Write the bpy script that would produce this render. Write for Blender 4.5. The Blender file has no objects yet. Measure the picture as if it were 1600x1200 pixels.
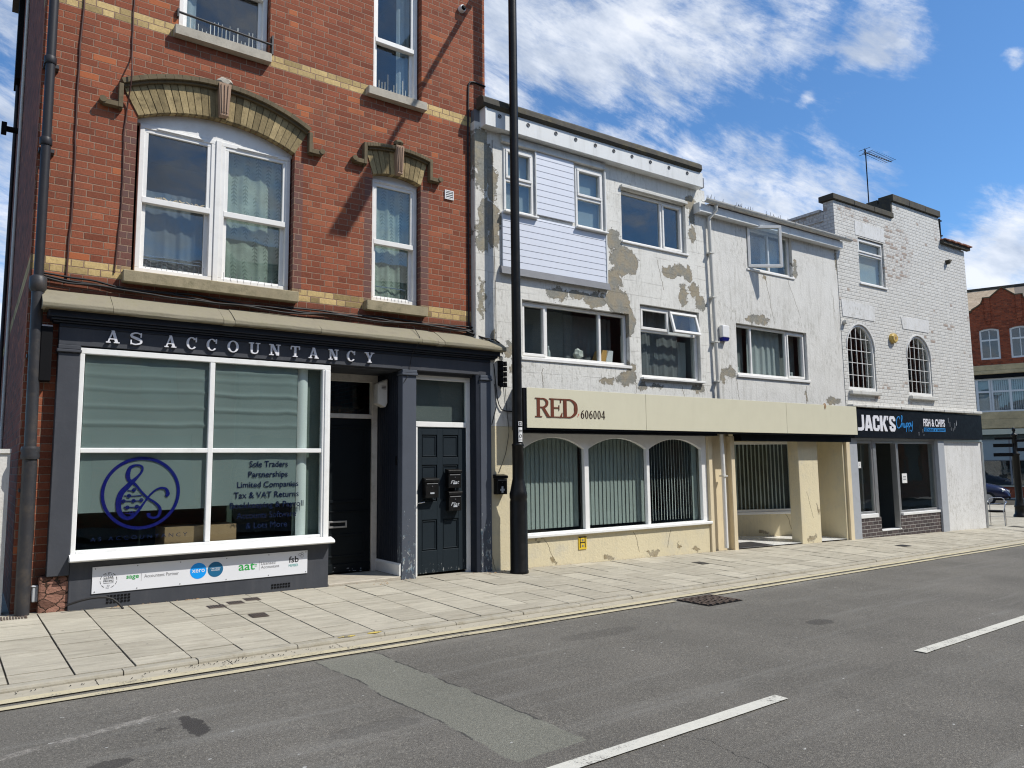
import bpy, bmesh, math, random
from mathutils import Matrix, Vector
from mathutils.geometry import tessellate_polygon
R = math.radians
random.seed(7)
sc = bpy.context.scene
COL = sc.collection

# ------------------------------------------------------------------ camera
cam = bpy.data.objects.new("camera", bpy.data.cameras.new("camera"))
COL.objects.link(cam)
yaw, pitch, roll = R(36.09), R(6.147), R(-0.674)
d = Vector((math.sin(yaw) * math.cos(pitch), math.cos(yaw) * math.cos(pitch), math.sin(pitch)))
r0 = Vector((math.cos(yaw), -math.sin(yaw), 0)); u0 = r0.cross(d)
rr = r0 * math.cos(roll) + u0 * math.sin(roll); uu = -r0 * math.sin(roll) + u0 * math.cos(roll)
M = Matrix((rr, uu, -d)).transposed().to_4x4(); M.translation = Vector((0, 0, 1.5))
cam.matrix_world = M
cam.data.sensor_width = 36; cam.data.lens = 1160 / 1600 * 36
cam.data.clip_end = 2000; cam.data.clip_start = 0.05
sc.camera = cam
sc.view_settings.view_transform = 'Standard'; sc.view_settings.look = 'None'
sc.view_settings.exposure = 0.33; sc.view_settings.gamma = 1
sc.cycles.max_bounces = 8; sc.cycles.transparent_max_bounces = 16
sc.cycles.use_denoising = True; sc.cycles.denoising_prefilter = 'ACCURATE'; sc.cycles.denoising_input_passes = 'RGB_ALBEDO_NORMAL'; sc.cycles.filter_width = 1.15; sc.cycles.sample_clamp_indirect = 6

# ------------------------------------------------------------------ node helper
class NT:
    def __init__(s, tree): s.t = tree; s.L = tree.links; s.N = tree.nodes
    def set(s, sock, v):
        if v is None: return
        if isinstance(v, bpy.types.NodeSocket): s.L.new(v, sock)
        elif isinstance(v, (tuple, list)) and len(v) == 3 and sock.type == 'RGBA': sock.default_value = (*v, 1)
        else: sock.default_value = v
    def m(s, op, a, b=None, c=None, clamp=False):
        n = s.N.new('ShaderNodeMath'); n.operation = op; n.use_clamp = clamp
        for i, v in enumerate((a, b, c)): s.set(n.inputs[i], v)
        return n.outputs[0]
    def vm(s, op, a, b=None, out=0, scale=None):
        n = s.N.new('ShaderNodeVectorMath'); n.operation = op
        s.set(n.inputs[0], a); s.set(n.inputs[1], b)
        if scale is not None: s.set(n.inputs['Scale'], scale)
        return n.outputs[out]
    def mix(s, f, a, b, mode='MIX'):
        n = s.N.new('ShaderNodeMix'); n.data_type = 'RGBA'; n.blend_type = mode
        s.set(n.inputs[0], f); s.set(n.inputs[6], a); s.set(n.inputs[7], b)
        return n.outputs[2]
    def obj(s): return s.N.new('ShaderNodeTexCoord').outputs['Object']
    def xyz(s, v):
        n = s.N.new('ShaderNodeSeparateXYZ'); s.set(n.inputs[0], v); return n.outputs
    def comb(s, x, y, z=0.0):
        n = s.N.new('ShaderNodeCombineXYZ')
        for i, v in enumerate((x, y, z)): s.set(n.inputs[i], v)
        return n.outputs[0]
    def noise(s, vec, scale, detail=3, rough=.55, out=0, dist=0.0):
        n = s.N.new('ShaderNodeTexNoise'); s.set(n.inputs['Vector'], vec)
        n.inputs['Scale'].default_value = scale; n.inputs['Detail'].default_value = detail
        n.inputs['Roughness'].default_value = rough; n.inputs['Distortion'].default_value = dist
        return n.outputs[out]
    def vor(s, vec, scale, feat='F1', out=0):
        n = s.N.new('ShaderNodeTexVoronoi'); s.set(n.inputs['Vector'], vec); n.feature = feat
        n.inputs['Scale'].default_value = scale; return n.outputs[out]
    def white(s, vec):
        n = s.N.new('ShaderNodeTexWhiteNoise'); n.noise_dimensions = '3D'; s.set(n.inputs['Vector'], vec); return n.outputs[0]
    def sstep(s, v, a, b, lo=0.0, hi=1.0):
        n = s.N.new('ShaderNodeMapRange'); n.interpolation_type = 'SMOOTHSTEP'
        for k, x in (('Value', v), ('From Min', a), ('From Max', b), ('To Min', lo), ('To Max', hi)): s.set(n.inputs[k], x)
        return n.outputs[0]
    def ramp(s, f, stops):
        n = s.N.new('ShaderNodeValToRGB'); s.set(n.inputs[0], f); e = n.color_ramp.elements
        while len(e) < len(stops): e.new(.5)
        for q, (p, c) in zip(e, stops): q.position = p; q.color = (*c, 1)
        return n.outputs[0]
    def bump(s, h, strength=.5, dist=.01, nrm=None):
        n = s.N.new('ShaderNodeBump'); s.set(n.inputs['Height'], h)
        n.inputs['Strength'].default_value = strength; n.inputs['Distance'].default_value = dist
        if nrm is not None: s.set(n.inputs['Normal'], nrm)
        return n.outputs[0]
    def rgb(s, v):
        n = s.N.new('ShaderNodeCombineColor')
        for i in range(3): s.set(n.inputs[i], v)
        return n.outputs[0]

def newmat(name):
    m = bpy.data.materials.new(name); m.use_nodes = True; m.node_tree.nodes.clear()
    return m, NT(m.node_tree)
def finish(t, col, rough=.8, nrm=None, spec=.3, metal=0, trans=0):
    b = t.N.new('ShaderNodeBsdfPrincipled'); o = t.N.new('ShaderNodeOutputMaterial')
    t.set(b.inputs['Base Color'], col); t.set(b.inputs['Roughness'], rough); t.set(b.inputs['Metallic'], metal)
    b.inputs['Specular IOR Level'].default_value = spec
    if nrm is not None: t.set(b.inputs['Normal'], nrm)
    t.L.new(b.outputs[0], o.inputs[0]); return b
def scaled(t, col, f): return t.vm('SCALE', col, scale=f)

# ------------------------------------------------------------------ sky + sun
SUN = Vector((0.87, -1.0, 1.65)).normalized()
w = bpy.data.worlds.new("World"); sc.world = w; w.use_nodes = True; w.node_tree.nodes.clear()
t = NT(w.node_tree)
sky = t.N.new('ShaderNodeTexSky'); sky.sky_type = 'NISHITA'; sky.sun_disc = False
sky.sun_elevation = math.asin(SUN.z); sky.sun_rotation = math.atan2(SUN.x, SUN.y)
sky.ozone_density = 2.5; sky.air_density = 0.9; sky.dust_density = .3
gen = t.N.new('ShaderNodeTexCoord').outputs['Generated']
dirn = t.vm('NORMALIZE', gen)
dx, dy, dz = t.xyz(dirn)
def pixdir(px, py):
    v = d * 1160 + rr * (px - 800) - uu * (py - 600); return v.normalized()
warp = t.noise(dirn, 3.2, 5, .6, out=1)
warp = t.vm('SCALE', t.vm('SUBTRACT', warp, (.5, .5, .5)), scale=.20)
wd = t.vm('ADD', dirn, warp)
# cloud banks, each a direction in the sky and an angular size
banks = [((820, 40), .16, 1.0), ((960, 20), .15, 1.0), ((1090, 50), .13, .95), ((1220, 30), .10, .85), ((1360, 45), .075, 1.0), ((790, 150), .10, .9), ((900, 220), .10, .95), ((1010, 240), .095, .95),
         ((1110, 270), .09, 1.0), ((1190, 300), .085, .95), ((1270, 290), .075, .8), ((1350, 270), .05, .55), ((1600, 370), .115, 1.3), ((1500, 400), .065, 1.1), ((1540, 450), .10, 1.0), ((1592, 68), .018, .7),
         ((1240, 165), .02, .6), ((15, 40), .05, .8), ((10, 260), .14, .95), ((-100, 500), .4, .8), ((1700, 500), .2, .9), ((300, -500), .35, .8), ((900, -400), .3, .8)]
tot = None
for (px, py), rad, g in banks:
    D = t.vm('DISTANCE', wd, tuple(pixdir(px, py)), out=1)
    v = t.sstep(D, rad, rad * .25, 0.0, g)
    tot = v if tot is None else t.m('MAXIMUM', tot, v)
# banks behind the viewer, seen only in the glass
for v3, rad, g in (((-.5, -.7, .5), .5, .7), ((.7, -.6, .5), .4, .8), ((.2, -1, .35), .35, .9), ((-.2, -.8, .9), .3, .7), ((.80, -.50, .30), .22, 1.0), ((.62, -.62, .55), .2, .8)):
    D = t.vm('DISTANCE', wd, tuple(Vector(v3).normalized()), out=1)
    tot = t.m('MAXIMUM', tot, t.sstep(D, rad, rad * .2, 0.0, g))
e1 = (rr * .88 - uu * .47).normalized(); e2 = (rr * .47 + uu * .88).normalized()
A1 = t.vm('DOT_PRODUCT', dirn, tuple(e1), out=1); A2 = t.vm('DOT_PRODUCT', dirn, tuple(e2), out=1); A3 = t.vm('DOT_PRODUCT', dirn, tuple(d), out=1)
behind = t.sstep(t.m('MULTIPLY', A3, -1.0), .05, .5, 0.0, .72); tot = t.m('MAXIMUM', tot, behind)
cs = t.comb(A1, t.m('MULTIPLY', A2, 2.3), A3)
n1 = t.noise(cs, 4.6, 10, .70, dist=.8)
n3 = t.noise(t.comb(t.m('MULTIPLY', A1, 1.0), t.m('MULTIPLY', A2, 5.0), A3), 9.0, 8, .7, dist=.4)
n2 = t.noise(cs, 19, 8, .68, dist=.5)
dens = t.m('ADD', t.m('MULTIPLY', t.m('SUBTRACT', n1, .5), 2.1), t.m('MULTIPLY', t.m('SUBTRACT', n2, .5), 1.1))
dens = t.m('ADD', dens, t.m('MULTIPLY', t.m('SUBTRACT', n3, .5), 1.3))
dens = t.m('ADD', dens, t.m('MULTIPLY', tot, .98))
cl = t.sstep(dens, .22, 1.25)
shade = t.noise(t.vm('ADD', cs, (.03, .0, -.06)), 8, 6, .6)
ccol = t.ramp(shade, [(.36, (3.2, 3.7, 4.6)), (.5, (4.7, 5.1, 5.8)), (.62, (6.0, 6.2, 6.6))])
skyc = t.mix(1.0, sky.outputs[0], (0.58, 0.86, 1.06), 'MULTIPLY')
fin = t.mix(t.m('MULTIPLY', cl, .92), skyc, ccol)
bg = t.N.new('ShaderNodeBackground'); bg.inputs[1].default_value = .13
t.L.new(fin, bg.inputs[0]); o = t.N.new('ShaderNodeOutputWorld'); t.L.new(bg.outputs[0], o.inputs[0])
sun = bpy.data.objects.new("sun", bpy.data.lights.new("sun", 'SUN')); COL.objects.link(sun)
sun.data.energy = 4.1; sun.data.angle = R(.53); sun.data.color = (1, .955, .88)
sun.rotation_euler = SUN.to_track_quat('Z', 'Y').to_euler()

# ------------------------------------------------------------------ mesh + object helpers
WM = {}
FA = Matrix.Translation((0, 8.65, 0))                                         # brick building front wall at y = 8.65
FB = Matrix.Translation((5.62, 8.56, 0)) @ Matrix.Rotation(R(-1.787), 4, 'Z')  # the white terrace beside it
FE = Matrix.Translation((45.44, 17.18, 0)) @ Matrix.Rotation(R(-70), 4, 'Z')   # the far red brick building
FW = Matrix.Identity(4)
class MB:
    def __init__(s): s.v = []; s.f = []; s.mi = []; s.cur = 0; s.sm = []
    def add(s, vs, fs, smooth=False):
        b = len(s.v); s.v += [tuple(p) for p in vs]
        for f in fs: s.f.append([b + i for i in f]); s.mi.append(s.cur); s.sm.append(smooth)
        return s
    def mat(s, i): s.cur = i; return s
    def box(s, x0, x1, y0, y1, z0, z1):
        return s.add([(x0, y0, z0), (x1, y0, z0), (x1, y1, z0), (x0, y1, z0), (x0, y0, z1), (x1, y0, z1), (x1, y1, z1), (x0, y1, z1)],
                     [(0, 3, 2, 1), (4, 5, 6, 7), (0, 1, 5, 4), (1, 2, 6, 5), (2, 3, 7, 6), (3, 0, 4, 7)])
    def prism(s, pts, y0, y1, holes=()):
        """polygon in x-z, extruded from y0 (front) to y1 (back)"""
        loops = [[Vector((p[0], p[1], 0)) for p in L] for L in [pts, *holes]]
        flat = [p for L in loops for p in L]; n = len(flat)
        vs = [(p.x, y0, p.y) for p in flat] + [(p.x, y1, p.y) for p in flat]
        fs = []
        for tri in tessellate_polygon(loops):
            a, b, c = [flat[i] for i in tri]
            cr = (b.x - a.x) * (c.y - a.y) - (b.y - a.y) * (c.x - a.x)
            if abs(cr) < 1e-10: continue
            tri = tri if cr > 0 else tri[::-1]
            fs.append(tuple(tri)); fs.append(tuple(i + n for i in reversed(tri)))
        o = 0
        for k, L in enumerate(loops):
            m = len(L); area = sum(L[i].x * L[(i + 1) % m].y - L[(i + 1) % m].x * L[i].y for i in range(m))
            ccw = (area > 0) == (k == 0)
            for i in range(m):
                a, b = o + i, o + (i + 1) % m
                fs.append((a, a + n, b + n, b) if ccw else (b, b + n, a + n, a))
            o += m
        return s.add(vs, fs)
    def loft(s, rings, closed=True, cap=True, smooth=True):
        m = len(rings[0]); vs = [p for r in rings for p in r]; fs = []
        for i in range(len(rings) - 1):
            for j in range(m if closed else m - 1):
                a = i * m + j; b = i * m + (j + 1) % m; fs.append((a, b, b + m, a + m))
        s.add(vs, fs, smooth)
        if cap: s.add(rings[0], [tuple(reversed(range(m)))]); s.add(rings[-1], [tuple(range(m))])
        return s
    def tube(s, path, r, seg=8, smooth=True):
        path = [Vector(p) for p in path]; rs = r if isinstance(r, (list, tuple)) else [r] * len(path)
        rings = []; up = Vector((0, 0, 1)); prev = None
        for i, p in enumerate(path):
            tg = (path[min(i + 1, len(path) - 1)] - path[max(i - 1, 0)]).normalized()
            ref = prev if prev is not None else (up if abs(tg.z) < .9 else Vector((1, 0, 0)))
            a = (ref - tg * ref.dot(tg)).normalized(); prev = a; b = tg.cross(a)
            rings.append([p + (a * math.cos(2 * math.pi * k / seg) + b * math.sin(2 * math.pi * k / seg)) * rs[i] for k in range(seg)])
        return s.loft(rings, smooth=smooth)
    def lathe(s, c, prof, seg=20):
        rings = [[(c[0] + r * math.cos(2 * math.pi * k / seg), c[1] + r * math.sin(2 * math.pi * k / seg), c[2] + z) for k in range(seg)] for r, z in prof]
        return s.loft(rings)
    def ring(s, x0, x1, z0, z1, wd, y0, y1):
        """rectangular frame of four butted members"""
        s.box(x0, x1, y0, y1, z1 - wd, z1); s.box(x0, x1, y0, y1, z0, z0 + wd)
        s.box(x0, x0 + wd, y0, y1, z0 + wd, z1 - wd); return s.box(x1 - wd, x1, y0, y1, z0 + wd, z1 - wd)
    def ribbon(s, pts, ws, y0, y1, sub=6):
        """flat stroke in x-z with a width that varies along it"""
        P = []; Wd = []; n = len(pts); ws = ws if isinstance(ws, (list, tuple)) else [ws] * n
        for i in range(n - 1):
            p0, p1, p2, p3 = pts[max(i - 1, 0)], pts[i], pts[i + 1], pts[min(i + 2, n - 1)]
            for k in range(sub):
                q = k / sub
                P.append([.5 * (2 * p1[j] + (p2[j] - p0[j]) * q + (2 * p0[j] - 5 * p1[j] + 4 * p2[j] - p3[j]) * q * q + (3 * p1[j] - p0[j] - 3 * p2[j] + p3[j]) * q ** 3) for j in (0, 1)])
                Wd.append(ws[i] * (1 - q) + ws[i + 1] * q)
        P.append(list(pts[-1])); Wd.append(ws[-1]); rings = []
        for i, p in enumerate(P):
            a = P[max(i - 1, 0)]; b = P[min(i + 1, len(P) - 1)]; tx, tz = b[0] - a[0], b[1] - a[1]; l = math.hypot(tx, tz) or 1
            nx, nz = -tz / l * Wd[i] / 2, tx / l * Wd[i] / 2
            rings.append([(p[0] + nx, y0, p[1] + nz), (p[0] + nx, y1, p[1] + nz), (p[0] - nx, y1, p[1] - nz), (p[0] - nx, y0, p[1] - nz)])
        return s.loft(rings, smooth=False)
    def build(s, name, mats, parent=None, M=FW, bevel=0, seg=1):
        me = bpy.data.meshes.new(name); me.from_pydata(s.v, [], s.f)
        mats = mats if isinstance(mats, (list, tuple)) else [mats]
        for m in mats: me.materials.append(m)
        me.polygons.foreach_set('material_index', s.mi); me.polygons.foreach_set('use_smooth', s.sm)
        me.update()
        o = bpy.data.objects.new(name, me); COL.objects.link(o); place(o, parent, M)
        if bevel:
            md = o.modifiers.new('bevel', 'BEVEL'); md.width = bevel; md.segments = seg; md.limit_method = 'ANGLE'; md.angle_limit = R(40)
        return o
def place(o, parent, M):
    WM[o.name] = M
    if parent is not None:
        o.parent = parent; o.matrix_basis = WM[parent.name].inverted() @ M
    else: o.matrix_basis = M
def tag(o, label, cat, group=None):
    o['label'] = label; o['category'] = cat
    if group: o['group'] = group
    return o
def thing(name, label, cat, M=FW, base=(0, 0, 0), group=None):
    e = bpy.data.objects.new(name, None); COL.objects.link(e); e.empty_display_size = .2
    place(e, None, M @ Matrix.Translation(base)); return tag(e, label, cat, group)
def struct(o): o['kind'] = 'structure'; return o
def copy_tree(o, M, parent=None):
    c = o.copy(); COL.objects.link(c); WM[c.name] = M
    if parent is None: c.matrix_basis = M
    else:
        c.parent = parent; WM[c.name] = M
    for ch in o.children:
        copy_tree(ch, WM[ch.name], c)
    return c
def text(st, x0, x1, z0, z1, yf, depth, mat, parent, M, name='lettering', bold=0.0, shear=0.0, slope=0.0):
    cu = bpy.data.curves.new('tmp', 'FONT'); cu.body = st; cu.extrude = .5; cu.offset = bold; cu.shear = shear; cu.resolution_u = 3
    ob = bpy.data.objects.new('tmp', cu); COL.objects.link(ob)
    dg = bpy.context.evaluated_depsgraph_get(); me = bpy.data.meshes.new_from_object(ob.evaluated_get(dg))
    bpy.data.objects.remove(ob); bpy.data.curves.remove(cu)
    xs = [v.co.x for v in me.vertices]; ys = [v.co.y for v in me.vertices]
    a, b, c, e = min(xs), max(xs), min(ys), max(ys)
    for v in me.vertices:
        X = x0 + (v.co.x - a) / (b - a) * (x1 - x0); Z = z0 + (v.co.y - c) / (e - c) * (z1 - z0) + (X - x0) * slope
        v.co = Vector((X, yf + (depth if v.co.z < 0 else 0), Z))
    me.materials.clear(); me.materials.append(mat); me.name = name
    o = bpy.data.objects.new(name, me); COL.objects.link(o); place(o, parent, M); return o
def arc(cx, cz, r, a0, a1, n, rz=None):
    rz = rz or r
    return [(cx + r * math.cos(R(a0 + (a1 - a0) * i / n)), cz + rz * math.sin(R(a0 + (a1 - a0) * i / n))) for i in range(n + 1)]

# ------------------------------------------------------------------ materials
def brick_mat(name, c1, c2, c3, mortar, L=.2265, H=.0755, off=0.0, bands=(), yellow=None, jambs=(), painted=False, rough=.9, mw=.0042, dirt=.25, bumpd=.006, dark_zones=(), stretcher=False, bare=()):
    m, t = newmat(name); x, y, z = t.xyz(t.obj()); ux = t.m('ADD', x, y)
    pos = t.comb(ux, y, z)
    wob = t.m('MULTIPLY', t.m('SUBTRACT', t.noise(pos, 9, 2), .5), .006)
    zz = t.m('ADD', z, wob); hd = L / 2; P = L if stretcher else L * 1.5
    rz = t.m('DIVIDE', t.m('SUBTRACT', zz, off), H); row = t.m('FLOOR', rz); fz = t.m('MULTIPLY', t.m('FRACT', rz), H)
    jit = t.m('MULTIPLY', t.white(t.comb(row, 3.0, 1.0)), .02)
    xr = t.m('ADD', t.m('ADD', ux, t.m('MULTIPLY', row, P / 2)), t.m('ADD', jit, 50 * P))
    q = t.m('DIVIDE', xr, P); cell = t.m('FLOOR', q); p = t.m('MULTIPLY', t.m('FRACT', q), P)
    if stretcher: isH = 0.0; loc = p; ln = L
    else:
        isH = t.m('GREATER_THAN', p, L); loc = t.m('SUBTRACT', p, t.m('MULTIPLY', isH, L)); ln = t.m('SUBTRACT', L, t.m('MULTIPLY', isH, hd))
    ex = t.m('MINIMUM', loc, t.m('SUBTRACT', ln, loc)); ez = t.m('MINIMUM', fz, t.m('SUBTRACT', H, fz))
    e = t.m('MINIMUM', ex, ez)
    e = t.m('ADD', e, t.m('MULTIPLY', t.m('SUBTRACT', t.noise(pos, 60, 2), .5), .004))
    face = t.sstep(e, mw * .7, mw * 1.5)
    idv = t.comb(t.m('ADD', t.m('MULTIPLY', cell, 2.0), isH), row, .5)
    rnd = t.white(idv); rnd2 = t.white(t.vm('ADD', idv, (7.3, 1.7, 3.1)))
    col = t.ramp(rnd, [(0, c1), (.45, c2), (.8, c2), (1, c3)])
    col = scaled(t, col, t.m('MULTIPLY_ADD', rnd2, .05 if painted else .24, .97 if painted else .87))
    col = scaled(t, col, t.m('MULTIPLY_ADD', t.noise(t.vm('MULTIPLY', pos, (1.6, 1, .7)), 42, 5, .75), .20 if painted else 1.1, .90 if painted else .46))
    if not painted and yellow:
        col = t.mix(t.m('MULTIPLY', t.m('GREATER_THAN', rnd2, .975), .7), col, (.42, .13, .05))
        scar = t.m('MULTIPLY', t.sstep(t.noise(pos, 26, 4, .8), .70, .74), t.sstep(t.noise(pos, 2.0, 2), .5, .62)); col = t.mix(t.m('MULTIPLY', scar, .5), col, (.40, .27, .20))
    if yellow:
        msk = None
        for a, b in bands:
            k = t.m('MULTIPLY', t.m('GREATER_THAN', zz, a), t.m('LESS_THAN', zz, b)); msk = k if msk is None else t.m('ADD', msk, k)
        yc = t.ramp(rnd2, [(0, tuple(.55 * v for v in yellow)), (.3, yellow), (1, tuple(1.25 * v for v in yellow))])
        yc = scaled(t, yc, t.m('MULTIPLY_ADD', t.noise(pos, 30, 4, .7), 1.0, .5))
        col = t.mix(msk, col, yc)
    for (x0, x1, z0, z1) in jambs:
        k = t.m('MULTIPLY', t.m('MULTIPLY', t.m('GREATER_THAN', ux, x0), t.m('LESS_THAN', ux, x1)), t.m('MULTIPLY', t.m('GREATER_THAN', zz, z0), t.m('LESS_THAN', zz, z1)))
        k = t.m('MULTIPLY', k, t.m('MULTIPLY_ADD', rnd, .5, .4))
        col = t.mix(k, col, (.12, .075, .07))
    st = t.sstep(t.noise(t.comb(ux, 0.0, t.m('MULTIPLY', z, .35)), 1.7, 5, .65), .5, .8)
    col = t.mix(t.m('MULTIPLY', st, dirt), col, (.07, .05, .04))
    if painted:
        mcol = scaled(t, col, .93)
        worn = t.sstep(t.noise(pos, 2.1, 5, .7), .62, .7)
        spots = t.m('MULTIPLY', t.m('GREATER_THAN', rnd2, .93), t.sstep(t.noise(pos, 1.3, 3), .5, .6))
        for (bx, bz, bw, bh) in bare:
            Dd = t.m('ADD', t.m('POWER', t.m('ABSOLUTE', t.m('DIVIDE', t.m('SUBTRACT', ux, bx), bw)), 2.0), t.m('POWER', t.m('ABSOLUTE', t.m('DIVIDE', t.m('SUBTRACT', z, bz), bh)), 2.0))
            inn = t.m('MULTIPLY', t.sstep(Dd, 1.2, .5), t.m('MAXIMUM', t.m('GREATER_THAN', rnd, .72), t.m('MULTIPLY', t.sstep(t.noise(pos, 14, 3, .7), .5, .56), .6)))
            spots = t.m('MAXIMUM', spots, inn)
        col = t.mix(t.m('MULTIPLY', spots, .8), col, (.30, .22, .17)); col = t.mix(t.m('MULTIPLY', worn, .12), col, (.46, .43, .38))
    else:
        mcol = scaled(t, t.mix(t.noise(pos, 3, 3), mortar, tuple(.6 * v for v in mortar)), t.m('MULTIPLY_ADD', t.noise(pos, 80, 2), .6, .7))
    fcol = t.mix(face, mcol, col)
    for (x0, x1, z0, z1, f) in dark_zones:  # blotchy darkening inside each given box of the wall
        k = t.m('MULTIPLY', t.m('MULTIPLY', t.sstep(ux, x0 - .1, x0 + .1), t.sstep(ux, x1 + .1, x1 - .1)), t.m('MULTIPLY', t.sstep(z, z0 - .1, z0 + .1), t.sstep(z, z1 + .1, z1 - .1)))
        fcol = t.mix(t.m('MULTIPLY', k, t.m('MULTIPLY', t.noise(pos, 6, 4), f * 1.6)), fcol, (.03, .03, .028))
    hgt = t.m('ADD', t.m('MULTIPLY', face, 1.0), t.m('MULTIPLY', t.noise(pos, 50, 4, .7), .55)); hgt = t.m('ADD', hgt, t.m('MULTIPLY', rnd, .3))
    finish(t, fcol, rough, t.bump(hgt, .9, bumpd), .25); return m
RED = dict(c1=(.185, .056, .031), c2=(.250, .077, .040), c3=(.31, .104, .053))
m_brick = brick_mat('red_brick', mortar=(.36, .235, .165), off=3.49, bands=((3.49, 3.643), (6.36, 6.513)), yellow=(.46, .335, .15),
                    jambs=((1.15, 1.29, 3.6, 5.25), (3.03, 3.15, 3.6, 5.25), (3.97, 4.08, 3.6, 5.25), (4.8, 4.92, 3.6, 5.25)), dirt=.45, dark_zones=((.3, 6, 3.2, 3.46, .5), (.3, 1, .0, .6, .6)), **RED)
m_brick_side = brick_mat('shaded_side_brick', (.10, .035, .022), (.20, .06, .035), (.26, .085, .05), (.2, .14, .11), off=3.49, bands=((3.49, 3.643),), yellow=(.40, .29, .13), dirt=.5)  # darker copy of the red brick, the side's shade put into its colour
m_brick_e = brick_mat('orange_red_brick', (.20, .05, .025), (.32, .075, .032), (.36, .10, .045), (.24, .13, .09), dirt=.1)
m_brick_w = brick_mat('white_painted_brick', (.575, .565, .53), (.60, .59, .555), (.62, .61, .575), None, painted=True, mw=.007, dirt=.12, bumpd=.012, rough=.7,
                      bare=((9.35, 6.85, .35, .25), (11.3, 6.2, .7, .75), (10.9, 5.7, .25, .35), (10.15, 6.75, .45, .1), (13.2, 7.0, .12, .3)))
m_brick_blue = brick_mat('dark_glazed_brick', (.045, .035, .036), (.075, .058, .058), (.11, .085, .08), (.42, .40, .37), L=.21, rough=.45, stretcher=True, mw=.005, dirt=.1)
m_brick_pale = brick_mat('buff_brick', (.36, .27, .18), (.45, .35, .24), (.5, .4, .29), (.3, .25, .2), dirt=.15)

def plain(name, c, rough=.6, nb=0, ns=30, var=.12, metal=0, spec=.4, dirt=0, dc=(.12, .10, .07), vs=3, streak=False):
    m, t = newmat(name); o = t.obj()
    col = scaled(t, c, t.m('MULTIPLY_ADD', t.noise(o, vs, 5, .65), 2 * var, 1 - var))
    if dirt:
        v = t.vm('MULTIPLY', o, (1, 1, .15)) if streak else o
        col = t.mix(t.m('MULTIPLY', t.sstep(t.noise(v, 7, 6, .7), .45, .8), dirt), col, dc)
    rg = t.m('MULTIPLY_ADD', t.noise(o, 12, 4), .25, rough - .12)
    finish(t, col, rg, t.bump(t.noise(o, ns, 5, .6), .6, nb) if nb else None, spec, metal); return m
m_upvc = plain('white_upvc', (.74, .73, .70), .4, var=.05, dirt=.22, dc=(.35, .32, .26))
m_wwood = plain('white_gloss_wood', (.78, .78, .76), .4, nb=.0015, var=.05, dirt=.15)
m_dirtywood = plain('dusty_cream_wood', (.62, .59, .53), .55, nb=.002, dirt=.4)
m_slate = plain('slate_grey_paint', (.056, .060, .070), .6, nb=.003, ns=16, var=.22, spec=.2, dirt=.35, dc=(.105, .105, .11), streak=True)
m_navy = plain('navy_paint', (.017, .021, .031), .55, nb=.0015, var=.2, spec=.2)
m_door = plain('dark_teal_paint', (.0035, .0065, .009), .5, nb=.001, var=.25, spec=.2)
m_black = plain('black_gloss_paint', (.005, .005, .005), .42, nb=.0015, ns=60, var=.3, spec=.25, dirt=.15, dc=(.06, .055, .05))
m_blackmat = plain('matt_black', (.006, .006, .007), .7, var=.3, spec=.12)
m_stone = plain('weathered_sandstone', (.29, .245, .155), .9, nb=.006, ns=60, var=.35, dirt=.8, dc=(.10, .095, .05), vs=9)
m_stone_pale = plain('pale_gritty_sill', (.42, .38, .31), .9, nb=.006, ns=90, var=.35, dirt=.75, dc=(.15, .13, .10), vs=14)
m_cornice = plain('mossy_cornice_stone', (.235, .21, .15), .9, nb=.006, ns=40, var=.3, dirt=.7, dc=(.16, .15, .08), vs=7)
def toned(name, ca, cb, dirt):
    m, t = newmat(name); o = t.obj(); at = t.N.new('ShaderNodeAttribute'); at.attribute_name = 'tone'
    col = t.mix(at.outputs['Fac'], ca, cb); col = scaled(t, col, t.m('MULTIPLY_ADD', t.noise(t.vm('MULTIPLY', o, (2.2, 1, .8)), 14, 6, .75), 1.1, .42))
    col = t.mix(t.m('MULTIPLY', t.sstep(t.noise(o, 7, 6, .75), .47, .7), dirt), col, (.07, .055, .03))
    finish(t, col, .9, t.bump(t.noise(o, 45, 5, .7), .8, .006), .2); return m
m_vous = toned('yellow_voussoir_brick', (.16, .125, .065), (.42, .325, .17), .6)
m_hood = plain('blackened_moulded_brick', (.13, .10, .055), .85, nb=.003, ns=50, var=.35, dirt=.5, dc=(.03, .027, .02), vs=9)
m_key = plain('terracotta_keystone', (.33, .22, .15), .85, nb=.003, ns=50, var=.3, dirt=.4)
m_coping = plain('dark_coping', (.055, .050, .040), .85, nb=.006, ns=25, var=.35, dirt=.5, dc=(.16, .13, .05), vs=5)
m_lead = plain('lead_flashing', (.14, .145, .16), .6, nb=.003, ns=25, var=.25)
m_clad = plain('pale_blue_cladding', (.62, .65, .72), .4, var=.03)
m_fascia = plain('white_fascia_board', (.66, .67, .66), .5, var=.06, dirt=.25, streak=True)
m_gutter = plain('grimy_white_plastic', (.55, .54, .50), .5, var=.1, dirt=.45, streak=True)
m_creamsign = plain('cream_sign_panel', (.60, .57, .43), .5, nb=.002, ns=2, var=.06, dirt=.12, dc=(.42, .39, .28), streak=True)
m_pinkpost = plain('cream_timber', (.66, .56, .38), .6, nb=.002, var=.1, dirt=.4, dc=(.25, .18, .1), streak=True)
m_sblack = plain('black_sign_panel', (.003, .004, .007), .5, var=.2, spec=.12, dirt=.12, dc=(.05, .06, .07))
m_greypaint = plain('light_grey_paint', (.36, .38, .41), .5, nb=.001, var=.08, dirt=.2)
m_alu = plain('mill_aluminium', (.50, .50, .50), .35, metal=.8, var=.1)
m_steel = plain('polished_steel', (.62, .62, .64), .25, metal=1, var=.1)
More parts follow.
